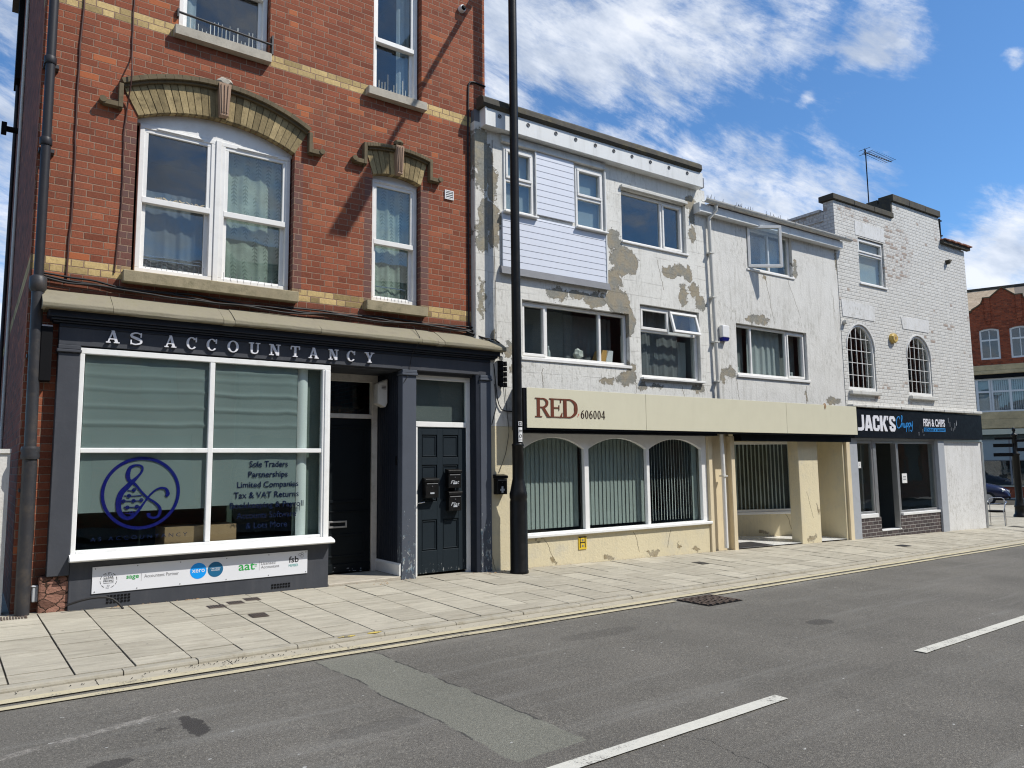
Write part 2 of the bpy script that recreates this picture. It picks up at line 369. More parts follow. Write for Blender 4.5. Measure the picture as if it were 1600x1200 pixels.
m_iron = plain('cast_iron_pipe', (.030, .030, .033), .5, nb=.003, ns=35, var=.4, dirt=.5, dc=(.12, .09, .06))
m_plaspipe = plain('dark_plastic_pipe', (.022, .021, .024), .5, var=.2, spec=.3)
m_rust = plain('rusty_iron', (.095, .070, .055), .85, nb=.004, ns=60, var=.4)
m_cable = plain('black_cable', (.012, .011, .011), .6)
m_brcable = plain('brown_cable', (.07, .028, .02), .6)
def rubble():
    m, t = newmat('plum_rubble_stone'); o = t.vm('MULTIPLY', t.obj(), (1, 1, 1.6)); wv = t.vm('ADD', o, t.vm('SCALE', t.noise(o, 12, 4, .7, out=1), scale=.06))
    c = t.vor(wv, 9, out=1); k = t.vor(wv, 9, 'DISTANCE_TO_EDGE'); x, y, z = t.xyz(c); e = t.sstep(k, .015, .05)
    col = scaled(t, (.25, .13, .095), t.m('MULTIPLY_ADD', x, .8, .45)); col = scaled(t, col, t.m('MULTIPLY_ADD', t.noise(o, 30, 5, .75), .9, .55)); col = t.mix(e, (.05, .035, .025), col)
    finish(t, col, .9, t.bump(t.m('ADD', e, t.m('MULTIPLY', t.noise(o, 18, 5, .7), .8)), 1.0, .02), .2); return m
m_plumstone = rubble()
m_whitepl = plain('white_plastic', (.72, .72, .71), .4, var=.04, dirt=.1)
m_greybox = plain('grey_plastic', (.42, .44, .47), .5, var=.05)
m_yelpl = plain('yellowed_plastic', (.55, .38, .10), .5, var=.2, dirt=.4)
m_yellow = plain('hydrant_yellow', (.72, .50, .03), .5, var=.1)
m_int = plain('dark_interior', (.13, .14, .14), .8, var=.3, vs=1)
m_intl = plain('interior_plaster', (.30, .30, .28), .8, var=.1)
m_blindg = plain('grey_green_blind', (.20, .235, .232), .8, var=.05)
m_blindl = plain('pale_vertical_slat', (.35, .375, .36), .7, var=.06)
m_blindbk = plain('white_slat_edge', (.72, .73, .72), .6, var=.05)
m_frost = plain('grey_roller_fabric', (.30, .34, .34), .8, var=.06)
m_wood = plain('brown_desk_wood', (.30, .19, .10), .6, var=.2)
m_text_w = plain('white_letter', (.70, .70, .74), .4, var=.03)
m_text_red = plain('brown_letter', (.135, .040, .022), .4, var=.06)
m_text_dk = plain('dark_letter', (.04, .022, .015), .4)
m_text_blue = plain('royal_blue_vinyl', (.004, .008, .16), .4, var=.05)
m_text_navy = plain('navy_vinyl', (.004, .010, .055), .4, var=.05)
m_skyblue = plain('sky_blue_vinyl', (.03, .25, .62), .4, var=.05)
m_bcyan = plain('bright_blue_print', (.0, .30, .82), .45, var=.03)
m_bdeep = plain('deep_teal_print', (.01, .12, .25), .45, var=.03)
m_green = plain('green_print', (.03, .32, .07), .45)
m_greyt = plain('grey_print', (.20, .20, .21), .5)
m_teal = plain('teal_print', (.05, .35, .32), .5)
m_blkprint = plain('black_print', (.015, .015, .015), .5)
m_board = plain('white_aluminium_board', (.70, .71, .74), .35, var=.03)
m_tile = plain('white_floor_tile', (.72, .72, .70), .25, var=.05, spec=.5)
m_redtile = plain('red_clay_tile', (.22, .09, .05), .8, nb=.004, var=.3)
m_carpaint = plain('dark_blue_car_paint', (.012, .018, .055), .2, var=.05, spec=.6)
m_rubber = plain('black_rubber', (.012, .012, .012), .8)
m_slates = plain('brown_roof_slate', (.17, .14, .11), .8, nb=.006, ns=12, var=.25)
m_darkshop = plain('dark_shop_paint', (.035, .045, .035), .5)
m_red = plain('red_print', (.5, .03, .03), .5)
m_curt = plain('net_curtain', (.50, .60, .52), .9, var=.15, vs=8)
m_curtw = plain('white_curtain', (.40, .43, .42), .9, var=.12, vs=8)
m_curtd = plain('dark_grey_curtain', (.15, .16, .165), .9, var=.2, vs=8)
m_greencloth = plain('green_cloth', (.10, .17, .05), .9, var=.2)
m_sidep = plain('grey_green_partition', (.11, .14, .125), .8, var=.15)
m_dgrey = plain('grey_cloth', (.16, .175, .17), .85, var=.35, vs=2)
m_tan = plain('tan_stone', (.58, .44, .24), .9, nb=.01, ns=12, var=.45, dirt=.3, vs=2)
m_dgreen = plain('dark_green_reflection', (.05, .075, .062), .8, var=.3)
m_flower = plain('white_flower', (.7, .7, .62), .8)
m_orange = plain('orange_card', (.55, .30, .08), .7)

def leafy():
    m, t = newmat('leaf_lace_curtain'); x, y, z = t.xyz(t.obj()); cid = t.white(t.comb(t.m('FLOOR', t.m('DIVIDE', x, .13)), 2.0, 1.0)); z = t.m('ADD', z, t.m('MULTIPLY', cid, .4))
    c = t.m('ABSOLUTE', t.m('SUBTRACT', t.m('FRACT', t.m('DIVIDE', t.m('ADD', x, t.m('MULTIPLY', t.m('SINE', t.m('MULTIPLY', z, 9.0)), .012)), .13)), .5))
    lf = t.m('ABSOLUTE', t.m('SUBTRACT', t.m('FRACT', t.m('ADD', t.m('DIVIDE', z, .045), t.m('MULTIPLY', c, 2.6))), .5))
    k = t.m('MULTIPLY', t.m('LESS_THAN', lf, .22), t.m('LESS_THAN', c, .24)); k = t.m('MAXIMUM', k, t.m('LESS_THAN', c, .025))
    k = t.m('MULTIPLY', k, t.sstep(t.noise(t.obj(), 5, 3), .38, .55)); col = t.mix(t.m('MULTIPLY', k, .6), scaled(t, (.36, .41, .33), t.m('MULTIPLY_ADD', t.noise(t.obj(), 6, 3), .9, .5)), (.09, .13, .09))
    finish(t, col, .9); return m
m_leaf = leafy()

def glass(name, tint=(.86, .93, .92), f0=1.0):
    m, t = newmat(name); tr = t.N.new('ShaderNodeBsdfTransparent'); tr.inputs[0].default_value = (*tint, 1)
    gl = t.N.new('ShaderNodeBsdfGlossy'); gl.inputs['Roughness'].default_value = .0; gl.inputs[0].default_value = (1, 1, 1, 1)
    nb = t.bump(t.noise(t.obj(), 1.4, 2), .12, .02); t.L.new(nb, gl.inputs['Normal'])
    ge = t.N.new('ShaderNodeNewGeometry'); cs_ = t.m('ABSOLUTE', t.vm('DOT_PRODUCT', ge.outputs['Incoming'], ge.outputs['Normal'], out=1))
    f = t.m('MULTIPLY_ADD', t.m('POWER', t.m('SUBTRACT', 1.0, cs_), 5.0), .95, .043)
    f = t.m('MULTIPLY', f, f0, clamp=True)
    mx = t.N.new('ShaderNodeMixShader'); t.L.new(f, mx.inputs[0]); t.L.new(tr.outputs[0], mx.inputs[1]); t.L.new(gl.outputs[0], mx.inputs[2])
    o = t.N.new('ShaderNodeOutputMaterial'); t.L.new(mx.outputs[0], o.inputs[0]); return m
m_glass = glass('window_glass', (.88, .91, .91), .9)
m_glass_r = glass('double_glazing', (.85, .89, .90), 1.5)
m_glass_s = glass('single_shop_glass', (.87, .91, .90), .8)

def render_wall(name, base, patches, cracks=(), alg=.5, lines=True, bare=(.30, .26, .19), bare2=(.235, .23, .20)):
    m, t = newmat(name); o = t.obj(); x, y, z = t.xyz(o)
    wv = t.noise(o, 6.5, 8, .74, out=1); wx, wy, wz = t.xyz(wv)
    X = t.m('ADD', x, t.m('MULTIPLY', t.m('SUBTRACT', wx, .5), .42)); Z = t.m('ADD', z, t.m('MULTIPLY', t.m('SUBTRACT', wz, .5), .42))
    D = None
    for (cx, cz, ax, az) in patches:
        a = t.m('DIVIDE', t.m('SUBTRACT', X, cx), ax); b = t.m('DIVIDE', t.m('SUBTRACT', Z, cz), az)
        q = t.m('ADD', t.m('MULTIPLY', a, a), t.m('MULTIPLY', b, b)); D = q if D is None else t.m('MINIMUM', D, q)
    msk = t.sstep(D, 1.03, .97); rim = t.m('MULTIPLY', t.sstep(D, 1.25, 1.0), t.m('SUBTRACT', 1.0, msk))
    flk = t.m('MAXIMUM', t.m('MULTIPLY', t.sstep(t.noise(o, 5, 7, .78), .57, .61), t.sstep(D, .2, .9)), t.m('MULTIPLY', t.sstep(t.noise(o, 21, 6, .8), .60, .64), .8)); msk2 = t.m('MULTIPLY', msk, t.m('SUBTRACT', 1.0, t.m('MULTIPLY', flk, .8)))
    chips = t.m('MULTIPLY', t.sstep(t.noise(o, 13, 7, .8), .675, .70), t.sstep(t.noise(o, 1.3, 3), .47, .6)); msk2 = t.m('MAXIMUM', msk2, t.m('MULTIPLY', chips, .8))
    white_ = scaled(t, base, t.m('MULTIPLY_ADD', t.noise(o, 1.1, 5, .6), .22, .88))
    sv = t.vm('MULTIPLY', o, (1, 1, .12)); stk = t.sstep(t.noise(sv, 9, 6, .7), .48, .82)
    white_ = t.mix(t.m('MULTIPLY', stk, alg * .55), white_, (.30, .28, .23))
    mot = t.m('MULTIPLY', t.sstep(t.noise(t.vm('MULTIPLY', o, (1, 1, .4)), 24, 6, .75), .47, .72), t.sstep(t.noise(o, .9, 3), .38, .62)); soft = t.m('MULTIPLY', t.sstep(t.noise(o, 2.3, 6, .7), .48, .72), .45); white_ = t.mix(soft, white_, (.45, .44, .40)); white_ = t.mix(t.m('MULTIPLY', mot, alg), white_, (.27, .26, .22))
    bc = t.mix(t.sstep(t.noise(o, 3.5, 5, .6), .42, .6), bare, bare2); bc = scaled(t, bc, t.m('MULTIPLY_ADD', t.noise(o, 30, 5, .7), .9, .55))
    drip = t.m('MULTIPLY', t.sstep(t.noise(t.vm('MULTIPLY', o, (1, 1, .07)), 16, 5, .75), .5, .72), t.sstep(t.noise(o, .8, 3), .40, .6)); white_ = t.mix(t.m('MULTIPLY', drip, alg * .5), white_, (.25, .235, .19))
    lip = t.m('MULTIPLY', t.sstep(D, 1.10, 1.03), t.sstep(D, .97, 1.0)); col = t.mix(msk2, t.mix(t.m('MULTIPLY', rim, .35), white_, (.72, .69, .61)), bc); col = t.mix(t.m('MULTIPLY', lip, .35), col, (.12, .10, .07))  # rim lightens and lip darkens patch edges, raised-edge shading put into the colour
    h = t.m('SUBTRACT', t.m('MULTIPLY', t.noise(o, 30, 5, .65), .25), t.m('MULTIPLY', msk2, .8))
    ck = None
    for (xa, za, xb, zb) in cracks:
        ln = t.m('ADD', xa, t.m('MULTIPLY', t.m('SUBTRACT', z, za), (xb - xa) / (zb - za)))
        wob = t.m('MULTIPLY', t.m('SUBTRACT', t.noise(t.comb(0.0, xa * 7, z), 4, 5, .7), .5), .16)
        k = t.m('LESS_THAN', t.m('ABSOLUTE', t.m('SUBTRACT', t.m('ADD', x, wob), ln)), .0055)
        k = t.m('MULTIPLY', k, t.m('MULTIPLY', t.m('GREATER_THAN', z, min(za, zb)), t.m('LESS_THAN', z, max(za, zb)))); ck = k if ck is None else t.m('MAXIMUM', ck, k)
    if lines:
        fx = t.m('ABSOLUTE', t.m('SUBTRACT', t.m('FRACT', t.m('ADD', t.m('DIVIDE', x, .46), t.m('MULTIPLY', t.m('FLOOR', t.m('DIVIDE', z, .235)), .5))), .5))
        fz = t.m('ABSOLUTE', t.m('SUBTRACT', t.m('FRACT', t.m('DIVIDE', z, .235)), .5))
        lk = t.m('MAXIMUM', t.m('GREATER_THAN', fx, .492), t.m('GREATER_THAN', fz, .486)); lk = t.m('MULTIPLY', lk, t.sstep(t.noise(o, 2, 4), .42, .6))
        h = t.m('SUBTRACT', h, t.m('MULTIPLY', lk, .35)); col = t.mix(t.m('MULTIPLY', lk, .22), col, (.3, .28, .24))
    if ck is not None: col = t.mix(t.m('MULTIPLY', ck, .8), col, (.16, .13, .09)); h = t.m('SUBTRACT', h, ck)
    finish(t, col, .85, t.bump(h, 1.0, .022), .25); return m
m_rend = render_wall('peeling_white_render', (.69, .68, .635), [
    (2.62, 5.10, .17, .17), (2.85, 4.76, .30, .24), (2.59, 4.40, .18, .20), (1.46, 4.06, .20, .09), (1.84, 4.09, .15, .07), (2.20, 4.05, .25, .11), (2.68, 4.09, .26, .20),
    (2.93, 3.79, .12, .24), (3.87, 4.74, .15, .09), (4.16, 4.80, .20, .10), (4.36, 4.76, .09, .14), (4.21, 4.38, .10, .21), (4.49, 4.48, .14, .13), (4.64, 4.28, .12, .14), (4.47, 6.06, .13, .14), (4.51, 5.81, .07, .13),
    (4.49, 5.48, .09, .16), (.18, 5.92, .15, .18), (.29, 5.54, .10, .25), (.28, 5.03, .17, .22), (.32, 4.72, .08, .13), (2.42, 2.79, .16, .06), (2.82, 2.84, .22, .11), (2.95, 3.0, .1, .12),
    (3.17, 2.73, .10, .08), (3.49, 2.75, .14, .05), (4.51, 2.75, .18, .06), (.56, 3.12, .08, .13), (.68, 2.87, .11, .11), (.3, 3.3, .06, .10)],
    cracks=((3.05, 2.75, 3.0, 2.55), (4.1, 2.78, 4.13, 2.55), (1.15, 2.55, 1.16, 2.9), (2.2, 4.2, 2.6, 3.9), (3.6, 4.9, 3.75, 4.4)), alg=.75)
m_rend_c = render_wall('cracked_white_render', (.645, .635, .60), [
    (7.46, 5.27, .07, .17), (6.21, 4.14, .34, .09), (5.36, 3.09, .18, .10), (5.15, 2.98, .07, .09), (8.50, 2.69, .26, .06), (6.47, 4.98, .06, .05), (8.88, 5.64, .05, .26), (7.6, 2.75, .04, .1)],
    cracks=((6.50, 5.0, 6.72, 4.1), (7.2, 5.05, 7.55, 4.3), (5.55, 3.0, 5.58, 2.6), (7.62, 2.95, 7.58, 2.6), (8.7, 4.9, 8.72, 4.55)), alg=.8, lines=False)
m_cream = render_wall('cream_masonry_paint', (.64, .565, .385), [(1.3, .10, .06, .03), (2.35, .07, .10, .03), (3.3, .05, .14, .04), (3.9, .12, .05, .05), (4.3, .06, .1, .03), (.12, .08, .08, .05), (7.5, .02, .12, .06), (1.05, .42, .08, .012), (7.75, .55, .02, .1)],
    cracks=((1.15, .4, 1.3, .15), (2.9, .42, 3.0, .1), (3.7, .4, 3.62, .12), (.2, .35, .3, .05), (7.4, .9, 7.6, .4)), alg=.3, lines=False, bare=(.30, .24, .14), bare2=(.36, .31, .22))
m_panelw = render_wall('speckled_white_panel', (.66, .66, .65), [(50, 50, .1, .1)], alg=.7, lines=False)
m_pillar = render_wall('patched_pillar_render', (.66, .64, .58), [(.10, 6.0, .3, .3), (.12, 5.58, .12, .22), (.17, 5.03, .12, .3), (.12, 4.72, .12, .2), (.09, 3.81, .05, .31), (.10, 2.9, .1, .15)], alg=.4, bare=(.30, .27, .20))
def peeling(name, base, under, z0, z1):
    m, t = newmat(name); o = t.obj(); x, y, z = t.xyz(o)
    k = t.sstep(z, z1, z0); n = t.noise(t.vm('MULTIPLY', o, (1, 1, .35)), 26, 6, .75)
    msk = t.sstep(t.m('ADD', n, t.m('MULTIPLY', k, .17)), .705, .73)
    u = t.ramp(t.noise(o, 18, 4), [(.35, (.06, .11, .16)), (.5, under), (.62, (.50, .50, .47))])
    col = t.mix(msk, scaled(t, base, t.m('MULTIPLY_ADD', t.noise(o, 4, 4), .3, .85)), u)
    h = t.m('SUBTRACT', t.m('MULTIPLY', t.noise(o, 26, 5), .5), msk); finish(t, col, .6, t.bump(h, .8, .003), .2); return m
m_peel = peeling('peeling_slate_paint', (.075, .085, .105), (.22, .27, .30), .2, 1.6)
m_peeldoor = peeling('chipped_teal_paint', (.011, .018, .024), (.20, .22, .22), .0, .45)

def asphalt():
    m, t = newmat('worn_asphalt'); o = t.obj(); x, y, z = t.xyz(o)
    def box(x0, x1, y0, y1, wob=.03, soft=.004, ws=3.0):
        n = t.noise(o, ws, 6, .7, out=1); a, b, c = t.xyz(n)
        X = t.m('ADD', x, t.m('MULTIPLY', t.m('SUBTRACT', a, .5), wob * 2)); Y = t.m('ADD', y, t.m('MULTIPLY', t.m('SUBTRACT', b, .5), wob * 2))
        e = t.m('MINIMUM', t.m('MINIMUM', t.m('SUBTRACT', X, x0), t.m('SUBTRACT', x1, X)), t.m('MINIMUM', t.m('SUBTRACT', Y, y0), t.m('SUBTRACT', y1, Y)))
        return t.sstep(e, -soft, soft), e
    agg = t.m('ADD', t.m('MULTIPLY', t.noise(o, 150, 3, .8), .45), t.m('MULTIPLY', t.noise(o, 62, 4, .85), .55)); ag2 = t.vor(o, 170); big = t.noise(o, .8, 5, .6)
    col = t.ramp(agg, [(.36, (.056, .052, .045)), (.48, (.112, .105, .092)), (.56, (.160, .150, .130)), (.66, (.36, .335, .28))])
    col = scaled(t, col, t.m('MULTIPLY_ADD', big, .8, .62))
    stone = t.m('LESS_THAN', t.vor(o, 75), .16); stone = t.m('MULTIPLY', stone, t.m('GREATER_THAN', t.noise(o, 40, 2), .56)); col = t.mix(t.m('MULTIPLY', stone, .5), col, (.34, .33, .30))
    lane = t.noise(t.vm('MULTIPLY', o, (.12, 1.6, 1)), 2.2, 6, .68); col = t.mix(t.m('MULTIPLY', t.sstep(lane, .50, .72), .34), col, (.24, .235, .215))
    pm, pe = box(2.44, 2.94, 3.10, 5.63, .075, .004, 1.7)
    pcol = scaled(t, t.ramp(agg, [(.36, (.09, .09, .075)), (.5, (.150, .149, .124)), (.62, (.23, .225, .185)), (.7, (.36, .35, .29))]), t.m('MULTIPLY_ADD', big, .5, .85))
    col = t.mix(pm, col, pcol)
    seam = t.m('MULTIPLY', t.m('LESS_THAN', t.m('ABSOLUTE', pe), .008), t.sstep(t.noise(o, 5, 3), .36, .52)); seam = t.m('MULTIPLY', seam, t.m('GREATER_THAN', y, 3.5)); col = t.mix(t.m('MULTIPLY', seam, .7), col, (.03, .03, .03))
    ck = t.m('LESS_THAN', t.m('ABSOLUTE', t.m('ADD', t.m('SUBTRACT', x, 3.38), t.m('MULTIPLY', t.m('SUBTRACT', t.noise(o, 2.5, 6, .7), .5), .5))), .005)
    ck = t.m('MULTIPLY', ck, t.m('MULTIPLY', t.m('LESS_THAN', y, 2.9), t.sstep(t.noise(o, 6, 3), .4, .5))); col = t.mix(t.m('MULTIPLY', ck, .8), col, (.02, .02, .02))
    for (cx, cy, ax, ay, f) in ((1.29, 4.67, .060, .22, .8), (.80, 4.33, .12, .06, .65), (6.96, 4.05, .19, .11, .5), (1.13, 4.72, .05, .02, .5), (2.1, 4.0, .3, .1, .25), (4.9, 5.0, .5, .12, .22)):
        n = t.noise(o, 9, 5, .7, out=1); a, b, c = t.xyz(n)
        q = t.m('ADD', t.m('POWER', t.m('ABSOLUTE', t.m('DIVIDE', t.m('SUBTRACT', t.m('ADD', x, t.m('MULTIPLY', t.m('SUBTRACT', a, .5), .16)), cx), ax)), 2.0),
                t.m('POWER', t.m('ABSOLUTE', t.m('DIVIDE', t.m('SUBTRACT', t.m('ADD', y, t.m('MULTIPLY', t.m('SUBTRACT', b, .5), .16)), cy), ay)), 2.0))
        col = t.mix(t.m('MULTIPLY', t.sstep(q, 1.1, .8), f), col, (.030, .027, .026))
    gum = t.m('LESS_THAN', t.vor(t.vm('MULTIPLY', o, (1, 1.6, 1)), 4.2), .055); gum = t.m('MULTIPLY', gum, t.m('GREATER_THAN', t.noise(o, 60, 2), .48))
    col = t.mix(t.m('MULTIPLY', gum, .8), col, (.50, .50, .48))
    sc_ = t.m('MULTIPLY', t.m('MULTIPLY', t.m('LESS_THAN', t.m('ABSOLUTE', t.m('SUBTRACT', t.m('SUBTRACT', y, 4.64), t.m('MULTIPLY', x, .30))), .035), t.m('LESS_THAN', x, 1.3)), t.sstep(t.noise(o, 20, 5, .8), .42, .62))
    col = t.mix(t.m('MULTIPLY', sc_, .4), col, (.45, .42, .38))
    edge = t.m('MULTIPLY', t.sstep(y, 5.25, 5.75), t.sstep(t.noise(t.vm('MULTIPLY', o, (.3, 1, 1)), 4, 5, .7), .38, .65)); col = t.mix(t.m('MULTIPLY', edge, .32), col, (.27, .25, .21))
    h = t.m('ADD', agg, t.m('MULTIPLY', ag2, .8)); h = t.m('SUBTRACT', h, t.m('MULTIPLY', t.m('MAXIMUM', seam, ck), 1.5))
    finish(t, col, .85, t.bump(h, .8, .006), .3); return m
def slab(name='concrete_paving'):
    m, t = newmat(name); o = t.obj(); at = t.N.new('ShaderNodeAttribute'); at.attribute_name = 'tone'; tone = at.outputs['Fac']
    base = t.mix(tone, (.330, .302, .240), (.410, .378, .303))
    base = scaled(t, base, t.m('MULTIPLY_ADD', t.noise(t.vm('MULTIPLY', o, (.45, 2.6, 1)), 6.5, 7, .74), 1.15, .42))
    base = scaled(t, base, t.m('MULTIPLY_ADD', t.noise(o, 110, 3, .8), .35, .82))
    st = t.m('MULTIPLY', t.sstep(t.noise(o, 2.7, 6, .72), .55, .75), .42); base = t.mix(st, base, (.24, .20, .14))
    gum = t.m('LESS_THAN', t.vor(t.vm('MULTIPLY', o, (1, 1, 0)), 3.4), .05); base = t.mix(t.m('MULTIPLY', gum, .6), base, (.12, .11, .10))
    wh = t.m('MULTIPLY', t.sstep(t.noise(o, 1.6, 3), .6, .72), t.sstep(t.noise(o, 34, 5, .8), .52, .6)); base = t.mix(t.m('MULTIPLY', wh, .35), base, (.62, .60, .53))
    finish(t, base, .9, t.bump(t.m('ADD', t.noise(o, 70, 4, .7), t.noise(o, 14, 3)), .6, .004), .25); return m
def paint(name, c, wear=.5):
    m, t = newmat(name); o = t.obj(); x, y, z = t.xyz(o)
    n = t.m('ADD', t.m('MULTIPLY', t.noise(o, 60, 5, .8), .6), t.m('MULTIPLY', t.noise(o, 4, 4, .6), .4))
    k = t.sstep(n, wear, wear + .09)
    col = t.mix(k, scaled(t, c, t.m('MULTIPLY_ADD', t.noise(o, 30, 4), .3, .85)), scaled(t, (.13, .125, .115), t.m('MULTIPLY_ADD', t.noise(o, 150, 3), .8, .6)))
    finish(t, col, .75, t.bump(t.noise(o, 150, 3), .6, .004), .3); return m
m_asph = asphalt(); m_slab = slab(); m_slabj = plain('dirty_joint', (.045, .04, .03), .95, nb=.003)
m_kerbm = plain('concrete_kerb', (.335, .31, .25), .9, nb=.005, ns=60, var=.3, dirt=.65, dc=(.20, .17, .11), vs=5)
m_chan = plain('channel_block', (.38, .345, .27), .9, nb=.003, ns=60, var=.18, dirt=.4, dc=(.20, .18, .13), vs=4)
m_yl = paint('faded_yellow_line', (.48, .425, .285), .52); m_wl = paint('white_line_paint', (.54, .53, .47), .535)
m_yspot = paint('yellow_kerb_mark', (.62, .47, .10), .5)

# ------------------------------------------------------------------ ground
YG = R(-1.95); FG = Matrix.Rotation(-YG, 4, 'Z')     # road frame: local x along the road, local y across towards the shops
SG = .0165; Z0 = .04; NK = 6.05
cg, sg_ = math.cos(YG), math.sin(YG)
def s_n(x, y): return x * cg - y * sg_, x * sg_ + y * cg
def xy(s, n): return s * cg + n * sg_, -s * sg_ + n * cg
def zr(s): return Z0 - SG * s
def facY(x): return 8.53 if x < 5.65 else 8.56 - (x - 5.62) * math.tan(R(1.787))
def zp(x, y):
    s, n = s_n(x, y); zk = zr(s) + .045; zf = .145 - .0165 * x; f = facY(min(x, 21)); yk = (NK + .09 - x * sg_) / cg
    q = (y - yk) / max(f - yk, .3); return zk + (zf - zk) * max(0, min(q, 1.0))
g = MB()
def quad(s0, s1, n0, n1, dz, mb): mb.add([(s0, n0, zr(s0) + dz), (s1, n0, zr(s1) + dz), (s1, n1, zr(s1) + dz), (s0, n1, zr(s0) + dz)], [(0, 1, 2, 3)])
quad(-80, 500, -400, 500, -.16, g); struct(g.build('ground', m_slabj, M=FG))
g = MB(); quad(-40, 60, -.35, NK - .02, 0, g); struct(g.build('road', m_asph, M=FG))
# kerb stones, channel blocks
g = MB(); s = -8.37
kj = [-8.54 + .81 * i for i in range(12)] + [1.18, 1.69, 2.47, 3.27, 4.03, 4.85, 5.64, 6.45, 7.25, 8.05]
kj = sorted(set([round(v, 3) for v in kj if v < .8 or v > 1.1])); 
while kj[-1] < 30: kj.append(kj[-1] + .83)
for a, b in zip(kj[:-1], kj[1:]):
    j = random.uniform(-.004, .004); zt = .042 + random.uniform(-.003, .003)
    a2, b2 = a + .004, b - .004
    pr = [(NK + j, -.1), (NK + j, zt - .02), (NK + .006 + j, zt - .006), (NK + .02 + j, zt), (NK + .088, zt), (NK + .088, -.1)]
    g.loft([[(a2, n, zr(a2) + z) for n, z in pr], [(b2, n, zr(b2) + z) for n, z in pr]], smooth=False)
struct(g.build('kerb', m_kerbm, M=FG))
g = MB()
s = -8.0
while s < 28:
    L = .9; zt = .006 + random.uniform(-.001, .002)
    g.add([(s + .003, 5.90, zr(s) + zt), (s + L - .003, 5.90, zr(s + L) + zt), (s + L - .003, NK - .001, zr(s + L) + zt + .004), (s + .003, NK - .001, zr(s) + zt + .004)], [(0, 1, 2, 3)]); s += L
struct(g.build('channel', m_chan, M=FG))
g = MB()
def strip(s0, s1, na, nb_, dz=.009, wob=.004):
    n = max(int((s1 - s0) / .25), 1); P = []
    for i in range(n + 1):
        q = s0 + (s1 - s0) * i / n; P.append(((q, na + random.uniform(-wob, wob), zr(q) + dz), (q, nb_ + random.uniform(-wob, wob), zr(q) + dz)))
    for a, b in zip(P[:-1], P[1:]): g.add([a[0], b[0], b[1], a[1]], [(0, 1, 2, 3)])
def bend(s): return -.009 * max(s - 7, 0)
for a, b in ((-8, 6.75), (7.45, 16), (16, 27)):
    strip(a, b, 5.640, 5.715)
for a, b in ((-8, 16), (16, 27)): strip(a, b, 5.79, 5.885, .010)
struct(g.build('yellow_lines', m_yl, M=FG))
g = MB()
for a, b in ((-1.55, -1.54 + .01), (.46, 4.46), (6.45, 10.45), (12.44, 16.44), (18.4, 22.4)):
    if b - a > 1: strip(a, b, 2.84, 2.94, .008, .002)
struct(g.build('centre_line', m_wl, M=FG))
# paving slabs
g = MB(); tones = []
def slab_at(s0, s1, q0, q1, ta):
    """q: 0 at the kerb back, 1 at the shop fronts (and beyond)"""
    def P(s, q, dz):
        x, y = xy(s, NK + .094); yk = y; f = facY(min(x, 21)) ; yy = yk + (f - yk) * q; xx = x + sg_ * (yy - yk) 
        return (xx, yy, zp(xx, yy) + dz)
    e = .0065; t0 = random.uniform(-.003, .003); dzs = [t0 + random.uniform(-.0015, .0015) for _ in range(4)]
    w_ = max(f_w(s0), .5); eq = e / w_
    top = [P(s0 + e, q0 + eq, dzs[0]), P(s1 - e, q0 + eq, dzs[1]), P(s1 - e, q1 - eq, dzs[2]), P(s0 + e, q1 - eq, dzs[3])]
    bot = [(x, y, z - .05) for x, y, z in top]
    g.add(top + bot, [(0, 1, 2, 3), (0, 4, 5, 1), (1, 5, 6, 2), (2, 6, 7, 3), (3, 7, 4, 0)]); tones.extend([ta] * 5)
def f_w(s):
    x, y = xy(s, NK + .094); return facY(min(x, 21)) - y
s = .50 - .3885 * 24; k = 0
while s < 21.3:
    wd = .3885; s1 = s + wd; W_ = f_w(s); q = 0
    n0 = random.choice([.22, .36, .46]); first = True
    while q < 1.0:
        L = (n0 if first else random.choice([.42, .5, .55, .62])) / W_; first = False
        q1 = min(q + L, 1.0)
        if 1.0 - q1 < .15 / W_: q1 = 1.0
        slab_at(s, s1, q, q1, random.random()); q = q1
    s = s1; k += 1
ob = g.build('pavement', m_slab, M=FW)
at = ob.data.attributes.new('tone', 'FLOAT', 'FACE')
at.data.foreach_set('value', tones); struct(ob)
g = MB()   # bedding under the slabs and thresholds running under the fronts
N = 60
for i in range(N):
    a, b = -9 + 31 * i / N, -9 + 31 * (i + 1) / N
    for q0, q1 in ((0, .5), (.5, 1.0)):
        V = []
        for s_, q in ((a, q0), (b, q0), (b, q1), (a, q1)):
            x, y = xy(s_, NK + .088); f = facY(min(x, 21)); yy = y + (f - y) * q; V.append((x, yy, zp(x, yy) - .012))
        g.add(V, [(0, 1, 2, 3)])
struct(g.build('paving_bed', m_slabj, M=FW))
g = MB()
for x0, x1 in ((-10, 3.49), (3.49, 5.75), (5.75, 21)):
    f0, f1 = facY(x0) - .004, facY(x1) - .004; zz0, zz1 = .145 - .0165 * x0 - .002, .145 - .0165 * x1 - .002
    g.add([(x0, f0, zz0), (x1, f1, zz1), (x1, f1 + 3.5, zz1), (x0, f0 + 3.5, zz0)], [(0, 1, 2, 3)])
struct(g.build('threshold_floor', m_kerbm, M=FW))
